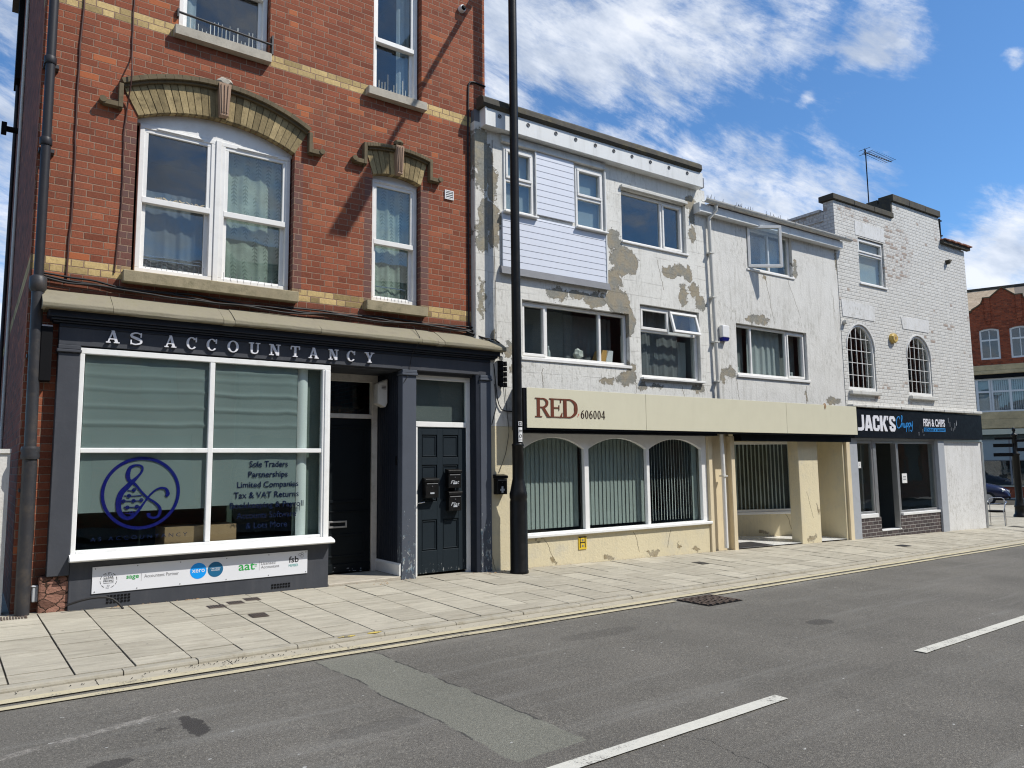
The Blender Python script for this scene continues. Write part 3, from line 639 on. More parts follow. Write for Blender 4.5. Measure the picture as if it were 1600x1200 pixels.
# the open square past the last shop, and the side road beyond it
g = MB(); tones = []
def zq(x, y): s_, n_ = s_n(x, y); return .12 - SG * s_
ex, ey = Vector((.342, -.940)), Vector((.940, .342)); org = Vector((45.44, 17.18))
def ep(u, v): p = org + ex * u + ey * v; return p.x, p.y
for i in range(26):
    for j in range(46):
        x0 = 20.25 + i * .9 + (j % 2) * .45; y0 = 7.3 + j * .6
        if (Vector((x0, y0)) - org).dot(ey) > -11.2: continue
        a, b, c, e = (x0 + .004, y0 + .004), (x0 + .896, y0 + .004), (x0 + .896, y0 + .596), (x0 + .004, y0 + .596)
        g.add([(*p, zq(*p) + random.uniform(-.001, .001)) for p in (a, b, c, e)], [(0, 1, 2, 3)]); tones.append(random.random())
ob = g.build('square_paving', m_slab, M=FW); at = ob.data.attributes.new('tone', 'FLOAT', 'FACE'); at.data.foreach_set('value', tones); struct(ob)
def eq_(u0, u1, v0, v1, dz, name, mat):
    g = MB(); g.add([(*ep(a, b), zq(*ep(a, b)) + dz) for a, b in ((u0, v0), (u1, v0), (u1, v1), (u0, v1))], [(0, 1, 2, 3)]); return struct(g.build(name, mat))
eq_(-30, 40, -12, -3.0, -.06, 'side_road', m_asph)
eq_(-30, 40, -3.0, 1.0, .02, 'far_pavement', m_kerbm)
x0, y0 = 20.25, 6.7
g = MB(); g.add([(20.2, 6.4, zq(20.2, 6.4) - .03), (60, 5.0, zq(60, 5.) - .03), (60, 40, zq(60, 40) - .03), (20.2, 40, zq(20.2, 40) - .03)], [(0, 1, 2, 3)]); struct(g.build('square_bed', m_slabj))

# ------------------------------------------------------------------ generic pieces
def window(parent, M, x0, x1, z0, z1, y, fw=.055, depth=.06, mull=(), trans=(), mt=None, gm=None, sashes=(), sill=None, sm=None, back=None, backm=None, backw=.10, name='window', mw=.045, glassy=.03, label=None):
    """frame ring with mullions (x, z0, z1) and transoms (z, x0, x1), opening sashes (x0,x1,z0,z1), one pane, a sill, what hangs behind"""
    mt = mt or m_upvc; gm = gm or m_glass
    g = MB().ring(x0, x1, z0, z1, fw, y, y + depth)
    for (mx, a, b) in mull: g.box(mx - mw / 2, mx + mw / 2, y + .003, y + depth - .003, a, b)
    for (tz, a, b) in trans: g.box(a, b, y + .005, y + depth - .005, tz - mw / 2, tz + mw / 2)
    for (a, b, c, e) in sashes: g.ring(a, b, c, e, .04, y - .014, y + depth - .012)
    f = g.build(name, mt, parent, M, bevel=.005)
    if label: f['label'] = label
    MB().box(x0 + fw * .6, x1 - fw * .6, y + glassy, y + glassy + .004, z0 + fw * .6, z1 - fw * .6).build('pane', gm, f, M)
    if sill: a, b, c, e, pj = sill; MB().box(a, b, y - pj, y + .02, c, e).build('sill', sm or mt, f, M, bevel=.006)
    if back == 'curtain': curtain(f, M, x0 + .02, x1 - .02, z0 + .02, z1 - .02, y + backw, backm or m_curtw)
    if back == 'blind': MB().box(x0 + .03, x1 - .03, y + backw, y + backw + .004, z0 + .03, z1 - .03).build('blind', backm or m_frost, f, M)
    return f
def curtain(parent, M, x0, x1, z0, z1, y, mat, folds=None, name='curtain', amp=.02):
    n = int((x1 - x0) / .012); folds = folds or (x1 - x0) / .09; g = MB(); ph = random.random() * 6
    rows = []
    for q in (0, .5, 1):
        rows.append([(x0 + (x1 - x0) * i / n + math.sin(i * .3 + q * 3) * .003, y + amp * .5 * (math.sin(i * .41 + ph + q * .6 + 1.3 * math.sin(i * .07 + ph)) + .6 * math.sin(i * .93 + ph * 2 + q) * math.sin(i * .05 + ph)), z0 + (z1 - z0) * q) for i in range(n + 1)])
    g.loft(rows, closed=False, cap=False); return g.build(name, mat, parent, M)
def room(parent, M, x0, x1, y0, y1, z0, z1, mat=None):
    """inside of one storey: back wall, side walls, floor and ceiling"""
    g = MB(); e = .03
    g.box(x0, x1, y1, y1 + e, z0, z1); g.box(x0, x0 + e, y0, y1, z0, z1); g.box(x1 - e, x1, y0, y1, z0, z1)
    g.box(x0 + e, x1 - e, y0, y1, z0, z0 + e); g.box(x0 + e, x1 - e, y0, y1, z1 - e, z1)
    return g.build('room', mat or m_int, parent, M)
def vblind(parent, M, x0, x1, z0, z1, y, pitch, wid, ang, mat, name='blind'):
    g = MB(); n = int((x1 - x0) / pitch); c, s_ = math.cos(R(ang)), math.sin(R(ang))
    for i in range(n + 1):
        cx = x0 + pitch * i; a2 = R(ang + random.uniform(-3, 3)); c, s_ = math.cos(a2) * wid / 2, math.sin(a2) * wid / 2
        g.add([(cx - c, y - s_, z0), (cx + c, y + s_, z0), (cx + c, y + s_, z1), (cx - c, y - s_, z1)], [(0, 1, 2, 3)])
    g.box(x0 - .02, x1 + .02, y - .02, y + .02, z1, z1 + .03)
    return g.build(name, mat, parent, M)
def rect(x0, x1, z0, z1): return [(x0, z0), (x1, z0), (x1, z1), (x0, z1)]
# ------------------------------------------------------------------ the red brick building with the accountant's shop
bA = thing('brick_building', 'tall red brick building with yellow brick bands and a slate grey shopfront', 'building', FA, (3, 0, 0))
def seg_arch(x0, x1, zs, rise, n=14):
    h = (x1 - x0) / 2; r = (h * h + rise * rise) / (2 * rise); cx = (x0 + x1) / 2; cz = zs + rise - r; a = math.degrees(math.asin(h / r))
    return [(cx + r * math.sin(R(-a + 2 * a * i / n)), cz + r * math.cos(R(-a + 2 * a * i / n))) for i in range(n + 1)]
def arched(x0, x1, z0, zs, rise): return [(x0, z0), (x1, z0)] + seg_arch(x0, x1, zs, rise)[::-1]
holes = [arched(1.285, 3.04, 3.6, 5.335, .20), arched(4.08, 4.80, 3.62, 5.31, .06), rect(1.66, 2.70, 6.5, 8.3), rect(4.08, 4.81, 6.5, 8.3), rect(.9, 5.7, -.2, 2.85)]
MB().prism(rect(.385, 5.87, -.2, 10.2), 0, .24, holes).build('wall', m_brick, bA, FA)
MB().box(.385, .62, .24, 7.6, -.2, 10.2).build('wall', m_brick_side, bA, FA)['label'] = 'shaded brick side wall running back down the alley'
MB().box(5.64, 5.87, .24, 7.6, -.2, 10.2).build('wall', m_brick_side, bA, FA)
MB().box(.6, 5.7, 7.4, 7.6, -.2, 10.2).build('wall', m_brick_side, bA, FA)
MB().box(.2, 6.0, -.25, 7.7, 10.2, 10.4).build('roof', m_slates, bA, FA)
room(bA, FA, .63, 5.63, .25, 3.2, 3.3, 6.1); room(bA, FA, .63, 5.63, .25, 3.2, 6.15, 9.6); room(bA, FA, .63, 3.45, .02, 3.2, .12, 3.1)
# windows
def sash(x0, x1, z0, z1, zr_, y=.09, name='window', back=True, mat=None):
    g = MB().ring(x0, x1, z0, z1, .05, y, y + .09)
    zt = zr_ + .03
    g.ring(x0 + .045, x1 - .045, zr_ - .025, z1 - .045, .045, y + .012, y + .05)         # upper sash, further out
    g.ring(x0 + .045, x1 - .045, z0 + .03, zr_ + .02, .05, y + .052, y + .088)            # lower sash behind it
    g.box(x0 + .045, x1 - .045, y - .004, y + .05, zr_ - .035, zr_ + .03)
    return g
big = sash(1.33, 2.135, 3.62, 5.30, 4.44); b2 = sash(2.195, 3.02, 3.62, 5.30, 4.44)
big.add(b2.v, b2.f); big.box(2.135, 2.195, .075, .19, 3.62, 5.30)
big.box(1.50, 2.0, .078, .092, 5.262, 5.278); big.box(2.38, 2.86, .078, .092, 5.262, 5.278)
f = big.build('window', m_upvc, bA, FA, bevel=.004); f['label'] = 'wide first floor sash window pair under the long arch'
MB().prism([(1.285, 5.302)] + [(3.04, 5.302)] + seg_arch(1.285, 3.04, 5.335, .195)[::-1], .10, .19).build('arch_infill', m_upvc, f, FA)
g = MB(); g.box(1.40, 2.08, .125, .13, 4.44, 5.22); g.box(2.26, 2.96, .125, .13, 4.44, 5.22); g.box(1.40, 2.08, .165, .17, 3.67, 4.44); g.box(2.26, 2.96, .165, .17, 3.67, 4.44)
g.build('pane', m_glass_r, f, FA)
curtain(f, FA, 1.38, 2.10, 3.66, 4.6, .24, m_curtd, name='curtain'); curtain(f, FA, 2.24, 2.99, 3.66, 5.27, .24, m_leaf)
g = MB().box(1.42, 2.08, .20, .212, 3.80, 3.812).box(1.42, 2.08, .20, .212, 3.84, 3.846)
for i in range(12): g.tube([(1.44 + i * .055 + random.uniform(-.006, .006), .1, 3.64), (1.44 + i * .055 + random.uniform(-.012, .012), .085, 3.76)], .0022, 4)
for i in range(9): g.tube([(2.26 + i * .08 + random.uniform(-.01, .01), .09, 3.64), (2.26 + i * .08 + random.uniform(-.02, .02), .08, 3.74)], .0022, 4)
g.build('bird_spikes', m_steel, f, FA)
g = MB()
for i in range(26): a = random.uniform(1.5, 2.0); g.tube([(a, .1, 4.475), (a + random.uniform(-.05, .05), .09, 4.485 + random.uniform(0, .012))], .003, 4)
g.build('twig_debris', m_pinkpost, f, FA)
g = sash(4.10, 4.785, 3.64, 5.29, 4.44); g.box(4.22, 4.62, .078, .092, 5.252, 5.268)
f2 = g.build('window', m_upvc, bA, FA, bevel=.004); f2['label'] = 'narrow first floor sash window with leafy net curtain'
MB().prism([(4.08, 5.292), (4.80, 5.292)] + seg_arch(4.08, 4.80, 5.308, .056)[::-1], .10, .17).build('arch_infill', m_upvc, f2, FA)
MB().box(4.17, 4.72, .125, .13, 4.44, 5.21).box(4.17, 4.72, .165, .17, 3.69, 4.44).build('pane', m_glass_r, f2, FA)
curtain(f2, FA, 4.15, 4.75, 3.67, 5.27, .24, m_leaf)
g = MB()
for i in range(10): g.tube([(4.2 + i * .052, .09, 3.66), (4.2 + i * .052 + random.uniform(-.015, .015), .075, 3.76)], .0022, 4)
g.box(4.17, 4.72, .2, .21, 3.86, 3.872).build('bird_spikes', m_steel, f2, FA)
MB().box(4.16, 4.74, .28, .9, 3.66, 4.02).build('sofa_back', m_greencloth, f2, FA)
for (x0, x1, lab, mm) in ((1.68, 2.69, 'second floor sash window behind a black guard bar', m_curtw), (4.10, 4.79, 'narrow second floor sash window with white curtain', m_curtw)):
    f3 = sash(x0, x1, 6.52, 8.28, 7.26).build('window', m_upvc, bA, FA, bevel=.004); f3['label'] = lab
    MB().box(x0 + .08, x1 - .08, .125, .13, 7.26, 8.2).box(x0 + .08, x1 - .08, .165, .17, 6.56, 7.26).build('pane', m_glass_r, f3, FA)
    curtain(f3, FA, x0 + .05, x0 + .22, 6.55, 8.2, .24, mm) if x0 < 2 else curtain(f3, FA, x1 - .25, x1 - .05, 6.55, 8.2, .24, mm)
    g = MB()
    for i in range(int((x1 - x0) / .045)):
        h = random.uniform(.06, .28); xx = x0 + .09 + i * .045
        g.box(xx, xx + random.uniform(.004, .012), .158, .162, 6.57, 6.57 + h)
    g.build('limescale_streak', m_curtw, f3, FA)
def stonesill(x0, x1, z0, z1, mat): 
    g = MB().prism(rect(x0, x1, z0, z1), -.10, .1); return g.build('window_sill', mat, bA, FA, bevel=.008)
stonesill(1.20, 3.09, 3.455, 3.585, m_stone); stonesill(3.97, 4.86, 3.475, 3.60, m_stone)
stonesill(1.61, 2.70, 6.36, 6.47, m_stone_pale); stonesill(3.97, 4.85, 6.355, 6.465, m_stone_pale)
MB().tube([(1.66, -.03, 6.66), (2.72, -.03, 6.62)], .014, 8).box(2.715, 2.735, -.04, .05, 6.50, 6.74).box(1.64, 1.66, -.04, .05, 6.6, 6.7).build('guard_bar', m_iron, bA, FA)
# brick arches with hood moulds and keystones
def fn_arc(x0, x1, zs, rise):
    P = seg_arch(x0, x1, zs, rise, 40)
    def f(q):
        a = min(int(q * 40), 39); k = q * 40 - a; return (P[a][0] * (1 - k) + P[a + 1][0] * k, P[a][1] * (1 - k) + P[a + 1][1] * k)
    return f
def brick_arch(inner, outer, n, hood_t, ears, key, lab):
    g = MB(); gap = .07
    for i in range(n):
        a, b = (i + gap * random.uniform(.3, 1)) / n, (i + 1 - gap * random.uniform(.3, 1)) / n; dy = random.uniform(-.003, .002)
        g.prism([inner(a), inner(b), outer(b), outer(a)], -.012 + dy, .09)
    P = [inner(i / 30) for i in range(31)] + [outer(1 - i / 30) for i in range(31)]
    a = MB().prism(P, -.004, .02).build('arch_mortar', m_hood, bA, FA)
    a2 = g.build('arch', m_vous, bA, FA, bevel=.003); a2['label'] = lab
    nf = len(g.f) // n; tn = []
    for i in range(n): tn += [random.random() ** .8] * nf
    tn += [.5] * (len(g.f) - len(tn)); at_ = a2.data.attributes.new('tone', 'FLOAT', 'FACE'); at_.data.foreach_set('value', tn)
    g = MB(); m = 24
    hood = [outer(i / m) for i in range(m + 1)]
    def off(k):
        a_, b_ = hood[max(k - 1, 0)], hood[min(k + 1, m)]; tx, tz = b_[0] - a_[0], b_[1] - a_[1]; l = math.hypot(tx, tz); return (-tz / l, tx / l)
    for lo, hi, y in ((0, .35, -.05), (.35, 1.0, -.085)):
        lower = [(p[0] + off(i)[0] * hood_t * lo, p[1] + off(i)[1] * hood_t * lo) for i, p in enumerate(hood)]
        upper = [(p[0] + off(i)[0] * hood_t * hi, p[1] + off(i)[1] * hood_t * hi) for i, p in enumerate(hood)]
        for i in range(m): g.prism([lower[i], lower[i + 1], upper[i + 1], upper[i]], y, .0)
    for sgn, (hx, zt, zb, xe) in zip((-1, 1), ears):
        xa, xb = (hx - .045, hx) if sgn < 0 else (hx, hx + .045)
        g.box(xa, xb, -.083, 0, zb, zt); g.box(min(xe, xa) if sgn < 0 else xb, xa if sgn < 0 else xe, -.08, 0, zb, zb + .055)
        g.box(xa + .01, xb + .03 * (sgn > 0), -.06, 0, zb - .012, zb)
        cx = xe; rings = [[(cx + .034 * math.cos(2 * math.pi * k / 16), y, zb + .045 + .034 * math.sin(2 * math.pi * k / 16)) for k in range(16)] for y in (-.09, 0)]
        g.loft(rings, smooth=False)
    g.build('hood_mould', m_hood, bA, FA, bevel=.003)
    kx0, kx1, kx2, kx3, kz0, kz1 = key
    g = MB().prism([(kx2, kz0), (kx3, kz0), (kx1, kz1), (kx0, kz1)], -.10, .0)
    w_ = (kx3 - kx2) / 7
    for i in (1, 3, 5):
        g.prism([(kx2 + w_ * i, kz0 + .03), (kx2 + w_ * (i + 1), kz0 + .03), (kx0 + (kx1 - kx0) / 7 * (i + 1), kz1 - .02), (kx0 + (kx1 - kx0) / 7 * i, kz1 - .02)], -.113, -.10)
    g.build('keystone', m_key, bA, FA, bevel=.003)
brick_arch(fn_arc(1.290, 3.035, 5.328, .198), fn_arc(1.14, 3.18, 5.60, .26), 26, .085, ((1.13, 5.62, 5.35, .94), (3.19, 5.62, 5.36, 3.36)), (2.10, 2.24, 2.125, 2.215, 5.54, 5.93), 'long arch of yellow bricks over the wide window')
brick_arch(fn_arc(4.083, 4.797, 5.303, .058), fn_arc(3.98, 4.89, 5.61, .055), 11, .075, ((3.97, 5.68, 5.39, 3.80), (4.90, 5.68, 5.38, 5.07)), (4.375, 4.495, 4.40, 4.475, 5.36, 5.75), 'short arch of yellow bricks over the narrow window')
def lump(name, c, r, mat, parent, M, n=60, sq=(1, 1, 1)):
    bm = bmesh.new(); bmesh.ops.create_icosphere(bm, subdivisions=2, radius=1)
    for v in bm.verts: k = 1 + random.uniform(-.18, .18); v.co = Vector((c[0] + v.co.x * r * sq[0] * k, c[1] + v.co.y * r * sq[1] * k, c[2] + v.co.z * r * sq[2] * k))
    me = bpy.data.meshes.new(name); bm.to_mesh(me); bm.free(); me.materials.append(mat); o = bpy.data.objects.new(name, me); COL.objects.link(o); place(o, parent, M); return o
lump('broken_cap', (2.17, -.05, 5.965), .07, m_stone_pale, bA, FA, sq=(1.3, .7, .8))
lump('broken_cap', (4.43, -.06, 5.79), .07, m_hood, bA, FA, sq=(1.0, .8, .7))
# ---- shopfront
W = -.12
g = MB(); prof = [(.0, 3.30), (-.14, 3.222), (-.30, 3.120), (-.302, 3.08), (-.29, 3.066), (.0, 3.066)]
for i in range(9):
    xa, xb = (.49, 1.10, 2.18, 2.30, 3.30, 4.66, 4.90, 5.0, 5.80, 6.0)[i:i + 2]; dz_ = random.uniform(-.006, .004); dy_ = random.uniform(-.006, .003)
    n_ = max(int((xb - xa) / .2), 1)
    g.loft([[(xa + .002 + (xb - xa - .004) * k / n_, y + (dy_ if y < -.2 else 0) + random.uniform(-.0025, .0025), z + dz_ + random.uniform(-.003, .003)) for y, z in prof] for k in range(n_ + 1)], smooth=False)
co = g.build('cornice', m_cornice, bA, FA, bevel=.006); 
MB().box(.52, 5.97, -.27, .0, 3.064, 3.07).build('bedding', m_hood, bA, FA)
g = MB(); g.box(.55, 5.95, -.22, .0, 3.0, 3.068); g.box(.58, 5.93, -.19, .0, 2.975, 3.0); g.box(.60, 5.90, -.16, .0, 2.955, 2.975); g.box(.655, 5.845, W - .01, .0, 2.915, 2.955)
g.build('cornice_moulding', m_navy, bA, FA, bevel=.006)
fas = MB().box(.655, 5.845, W, .0, 2.735, 2.914).build('fascia', m_slate, bA, FA, bevel=.004)
# pilasters
def pil(x0, x1, z0, mat, cap=True, back=.0):
    g = MB().box(x0, x1, W - .005, back, z0, 2.66)
    if cap: g.box(x0 - .015, x1 + .012, W - .03, back, 2.66, 2.69); g.box(x0 - .005, x1 + .005, W - .02, back, 2.69, 2.734)
    else: g.box(x0, x1, W - .005, back, 2.66, 2.734)
    return g.build('pilaster', mat, bA, FA, bevel=.006)
pil(.655, .845, .47, m_slate)
pil(4.465, 4.67, -.1, m_peel); pil(5.67, 5.85, -.1, m_peel)
MB().box(.60, .87, -.09, .04, -.1, .47).build('pier_footing', m_plumstone, bA, FA, bevel=.02, seg=2)
# shop window
g = MB().box(.845, 3.50, W + .01, W + .09, 2.66, 2.72); g.box(.845, .89, W + .01, W + .09, .66, 2.66); g.box(3.40, 3.50, W + .01, W + .09, .66, 2.66)
g.box(2.10, 2.155, W + .013, W + .085, .70, 2.66); g.box(.89, 3.40, W + .016, W + .08, 1.66, 1.71); g.box(3.425, 3.475, W - .002, W + .01, .66, 2.66)
g.box(.89, 3.40, W + .014, W + .085, .66, .70)
sw = g.build('shop_window', m_wwood, bA, FA, bevel=.005)
MB().box(.885, 3.41, W + .045, W + .05, .68, 2.67).build('pane', m_glass_s, sw, FA)
sill = [(W - .11, .60), (W - .12, .615), (W - .11, .635), (W - .07, .65), (W + .01, .668), (W + .01, .60)]
MB().loft([[(.835, y, z) for y, z in sill], [(3.53, y, z) for y, z in sill]], smooth=False).build('window_sill', m_wwood, bA, FA, bevel=.004)
MB().box(.845, 3.50, W + .002, W + .12, -.1, .60).build('stall_riser', m_slate, bA, FA, bevel=.006)
for x0, z0 in ((1.18, .165), (2.83, .135)):
    g = MB()
    for i in range(7):
        for j in range(3 if x0 < 2 else 2): g.box(x0 + i * .032, x0 + i * .032 + .021, W - .004, W + .004, z0 + j * .03, z0 + j * .03 + .017)
    g.build('air_brick', m_blackmat, bA, FA)
# roller blinds, cloth folds in the upper lights
def foldblind(x0, x1, za, zb, zh, mat, y=.08):
    g = MB(); n = 80; prof = []
    for i in range(n + 1):
        z = za + (zb - za) * i / n; off = 0
        for k, zc in enumerate((1.95, 2.12, 2.30, 2.45, 2.56)):
            dz_ = z - zc
            if 0 <= dz_ < .04: off -= .013 * (1 - dz_ / .04) * (.6 if k > 2 else 1)
        prof.append((y + off, z))
    rows = [[(x0 + (x1 - x0) * j / 8, p[0] + .003 * math.sin(j * 1.7 + p[1] * 5), p[1] + (.003 * math.sin(j * 1.1 + p[1] * 9) + (.012 if j == 7 else 0) - (.006 if j in (2, 3) and p[1] > 2.2 else 0)) * (p[1] > 1.8)) for j in range(9)] for p in prof]
    g.loft(rows, closed=False, cap=False); return g.build('roller_blind', mat, sw, FA)
foldblind(.90, 2.12, 1.06, 2.68, 0, m_blindg, -.054); foldblind(2.17, 3.11, 1.08, 2.68, 0, m_blindg, -.054)
MB().loft([[(3.13 + .12 * i / 8, -.01 - .02 * math.sin(math.pi * i / 8), z) for i in range(9)] for z in (.66, 2.68)], closed=False, cap=False).build('bright_band', m_blindbk, sw, FA); MB().box(3.10, 3.45, .02, .04, .6, 2.7).build('side_panel', m_sidep, sw, FA); MB().box(.88, 1.70, .62, .64, .3, 1.6).box(1.70, 3.1, .62, .64, .3, 1.6).build('reflection_sheet', m_dgreen, sw, FA)  # white strip and green sheet: bright band and reflected green put into colour
MB().box(1.72, 2.46, .0, .5, .2, .87).build('desk', m_wood, sw, FA)
MB().box(2.02, 2.06, -.05, -.045, 1.07, 1.09).box(2.98, 3.01, -.05, -.045, 1.09, 1.115).build('blind_tag', m_whitepl, sw, FA)
# lettering on the glass
lg = MB(); cx, cz, rad = 1.468, 1.245, .375; yy = W + .0585
n = 48; P = []
lg.prism(arc(cx, cz, rad, 0, 360, 64)[:-1], yy, yy + .003, [arc(cx, cz, rad - .032, 0, 360, 64)[:-1]])
def L2(px, py): return (cx + (px - 575) / 893 * 2 * rad, cz - (py - 582) / 830 * 2 * rad)   # shape drawn on its own grid
def rb(pts, ws, k): lg.ribbon([L2(*p) for p in pts], [v / 893 * 2 * rad for v in ws], yy - .0005 * k, yy + .002)
rb([(430, 440), (415, 370), (440, 290), (510, 262), (570, 280), (572, 330), (530, 390), (480, 440), (420, 500), (350, 580), (325, 690), (345, 800), (410, 860), (480, 850), (550, 780), (620, 680), (690, 590), (770, 535), (850, 540), (880, 600), (855, 625)],
   [40, 52, 40, 22, 22, 26, 30, 46, 60, 66, 62, 56, 44, 44, 34, 24, 22, 22, 30, 46, 30], 1)
rb([(430, 430), (500, 480), (570, 560), (650, 640), (740, 700), (795, 770), (780, 850), (720, 872), (670, 850), (665, 815)], [40, 30, 24, 24, 26, 34, 34, 26, 34, 44], 2)
for k, (xa, xb, yv, cs) in enumerate(((420, 500, 548, ((490, 545),)), (385, 585, 608, ((437, 610),)), (370, 600, 665, ((380, 668), (490, 668), (578, 662))), (385, 565, 735, ((425, 740), (530, 735))), (400, 520, 805, ((470, 805),)))):
    rb([(xa, yv), ((xa + xb) / 2, yv + 6), (xb, yv)], [9, 9, 9], 3 + k)
    for c in cs: lg.prism(arc(*L2(*c), .019, 0, 360, 20)[:-1], yy - .0045, yy + .002, [arc(*L2(*c), .011, 0, 360, 20)[:-1]])
lo = lg.build('window_emblem', m_text_blue, None, FA); tag(lo, 'blue ampersand emblem in a ring on the left shop window pane', 'window sign')
lt = thing('window_lettering', 'dark blue list of accountancy services on the right shop window pane', 'window sign', FA, (2.8, W, .8))
for st, xc, wd, zb in (('Sole Traders', 2.79, .44, 1.500), ('Partnerships', 2.785, .45, 1.382), ('Limited Companies', 2.79, .70, 1.268), ('Tax & VAT Returns', 2.775, .74, 1.152), ('Bookkeeping & Payroll', 2.785, .84, 1.038), ('Accounts Software', 2.78, .68, .925), ('& Lots More', 2.78, .47, .812)):
    dsc = .018 if any(c in st for c in 'gpy') else 0
    text(st, xc - wd / 2, xc + wd / 2, zb - dsc, zb + .068, yy, .002, m_text_navy, lt, FA, bold=.008)
t2 = text('A S   A C C O U N T A N C Y', 1.02, 1.93, .775, .815, yy, .002, m_text_navy, None, FA); tag(t2, 'small spaced dark blue name along the foot of the left pane', 'window sign')
# slab-serif shop name
def serif(ch, x, z, h, wd, g, y0, y1, st=.19, th=.075, sf=.085):
    k = [0]
    def Bx(a, b, c, e): k[0] += 1; g.box(x + a * wd, x + b * wd, y0 - .0004 * k[0], y1, z + c * h, z + e * h)
    def Pl(pts): k[0] += 1; g.prism([(x + a * wd, z + b * h) for a, b in pts], y0 - .0004 * k[0], y1)
    def Rb(pts, ws): k[0] += 1; g.ribbon([(x + a * wd, z + b * h) for a, b in pts], [v * h for v in ws], y0 - .0004 * k[0], y1, 5)
    if ch == 'A':
        Pl([(.10, .04), (.22, .04), (.54, .96), (.42, .96)]); Pl([(.68, .04), (.90, .04), (.60, 1.0), (.38, 1.0)]); Bx(.28, .72, .28, .36); Bx(0, .34, 0, sf); Bx(.58, 1.0, 0, sf)
    elif ch in 'CO':
        a0, a1 = (0, 360) if ch == 'O' else (38, 322)
        n = 30; out = [(.5 + .5 * math.cos(R(a0 + (a1 - a0) * i / n)), .5 + .52 * math.sin(R(a0 + (a1 - a0) * i / n))) for i in range(n + 1)]
        inn = [(.5 + (.5 - st * h / wd) * math.cos(R(a0 + (a1 - a0) * i / n)), .5 + (.52 - th) * math.sin(R(a0 + (a1 - a0) * i / n))) for i in range(n + 1)]
        k[0] += 1
        for i in range(n): g.prism([(x + a * wd, z + b * h) for a, b in (inn[i], out[i], out[i + 1], inn[i + 1])], y0 - .0004, y1)
        if ch == 'C': Bx(.86, .97, .62, 1.0); 
    elif ch == 'S': Rb([(.90, .62), (.86, .86), (.52, .97), (.16, .86), (.14, .68), (.50, .53), (.86, .38), (.88, .16), (.50, .03), (.16, .10), (.08, .36)], [.05, .08, .09, .14, .17, .19, .17, .15, .09, .08, .05]); Bx(.84, .94, .62, .98); Bx(.05, .15, .02, .40)
    elif ch == 'N': Bx(.14, .26, 0, 1); Bx(.76, .88, 0, 1); Pl([(.14, 1.0), (.36, 1.0), (.88, 0), (.66, 0)]); Bx(0, .40, 0, sf); Bx(0, .30, 1 - sf, 1); Bx(.62, 1, 1 - sf, 1)
    elif ch == 'U': Bx(.14, .14 + st * h / wd, .3, 1); Bx(.74, .86, .3, 1); Rb([(.235, .34), (.27, .13), (.5, .04), (.74, .13), (.80, .34)], [.19, .15, .10, .10, .12]); Bx(0, .44, 1 - sf, 1); Bx(.6, 1, 1 - sf, 1)
    elif ch == 'T': Bx(.5 - st / 2 * h / wd, .5 + st / 2 * h / wd, 0, 1); Bx(.02, .98, 1 - sf, 1); Bx(.02, .11, .68, 1); Bx(.89, .98, .68, 1); Bx(.26, .74, 0, sf)
    elif ch == 'Y': Pl([(.06, .96), (.32, .96), (.60, .42), (.42, .42)]); Pl([(.74, .96), (.90, .96), (.60, .42), (.46, .42)]); Bx(.5 - st / 2 * h / wd, .5 + st / 2 * h / wd, 0, .48); Bx(-.03, .42, 1 - sf, 1); Bx(.62, 1.03, 1 - sf, 1); Bx(.27, .73, 0, sf)
    elif ch == 'R': Bx(.12, .32, 0, 1); Rb([(.32, .96), (.62, .95), (.80, .80), (.76, .62), (.55, .52), (.30, .52)], [.06, .08, .17, .15, .07, .05]); Pl([(.42, .52), (.60, .54), (1.02, .0), (.80, .0)]); Bx(0, .46, 0, .045); Bx(0, .34, .955, 1); Bx(.82, 1.08, 0, .04)
    elif ch == 'E': Bx(.12, .34, 0, 1); Bx(0, .90, .95, 1); Bx(0, .92, 0, .05); Bx(.3, .74, .48, .54); Bx(.84, .90, .78, 1); Pl([(.76, .0), (.94, .0), (1.0, .26), (.96, .26)]); Bx(.72, .76, .38, .66)
    elif ch == 'D': Bx(.12, .32, 0, 1); Rb([(.30, .97), (.60, .95), (.86, .75), (.90, .5), (.86, .25), (.60, .05), (.30, .03)], [.06, .08, .19, .24, .19, .08, .06]); Bx(0, .36, 0, .05); Bx(0, .36, .95, 1)
nm = thing('shop_name', 'white raised capital letters spaced along the slate grey fascia', 'shop sign', FA, (2.5, W, 2.78))
xs = dict(A0=1.07, S0=1.285)
letters = [('A', 1.065, .125), ('S', 1.285, .118), ('A', 1.618, .118), ('C', 1.838, .108), ('C', 2.047, .110), ('O', 2.268, .122), ('U', 2.505, .125), ('N', 2.735, .130), ('T', 2.985, .115), ('A', 3.205, .125), ('N', 3.455, .125), ('C', 3.693, .108), ('Y', 3.935, .118)]
for ch, x, wd in letters:
    g = MB(); serif(ch, x, 2.785, .128, wd, g, W - .028, W - .006); g.build('letter', m_text_w, nm, FA)
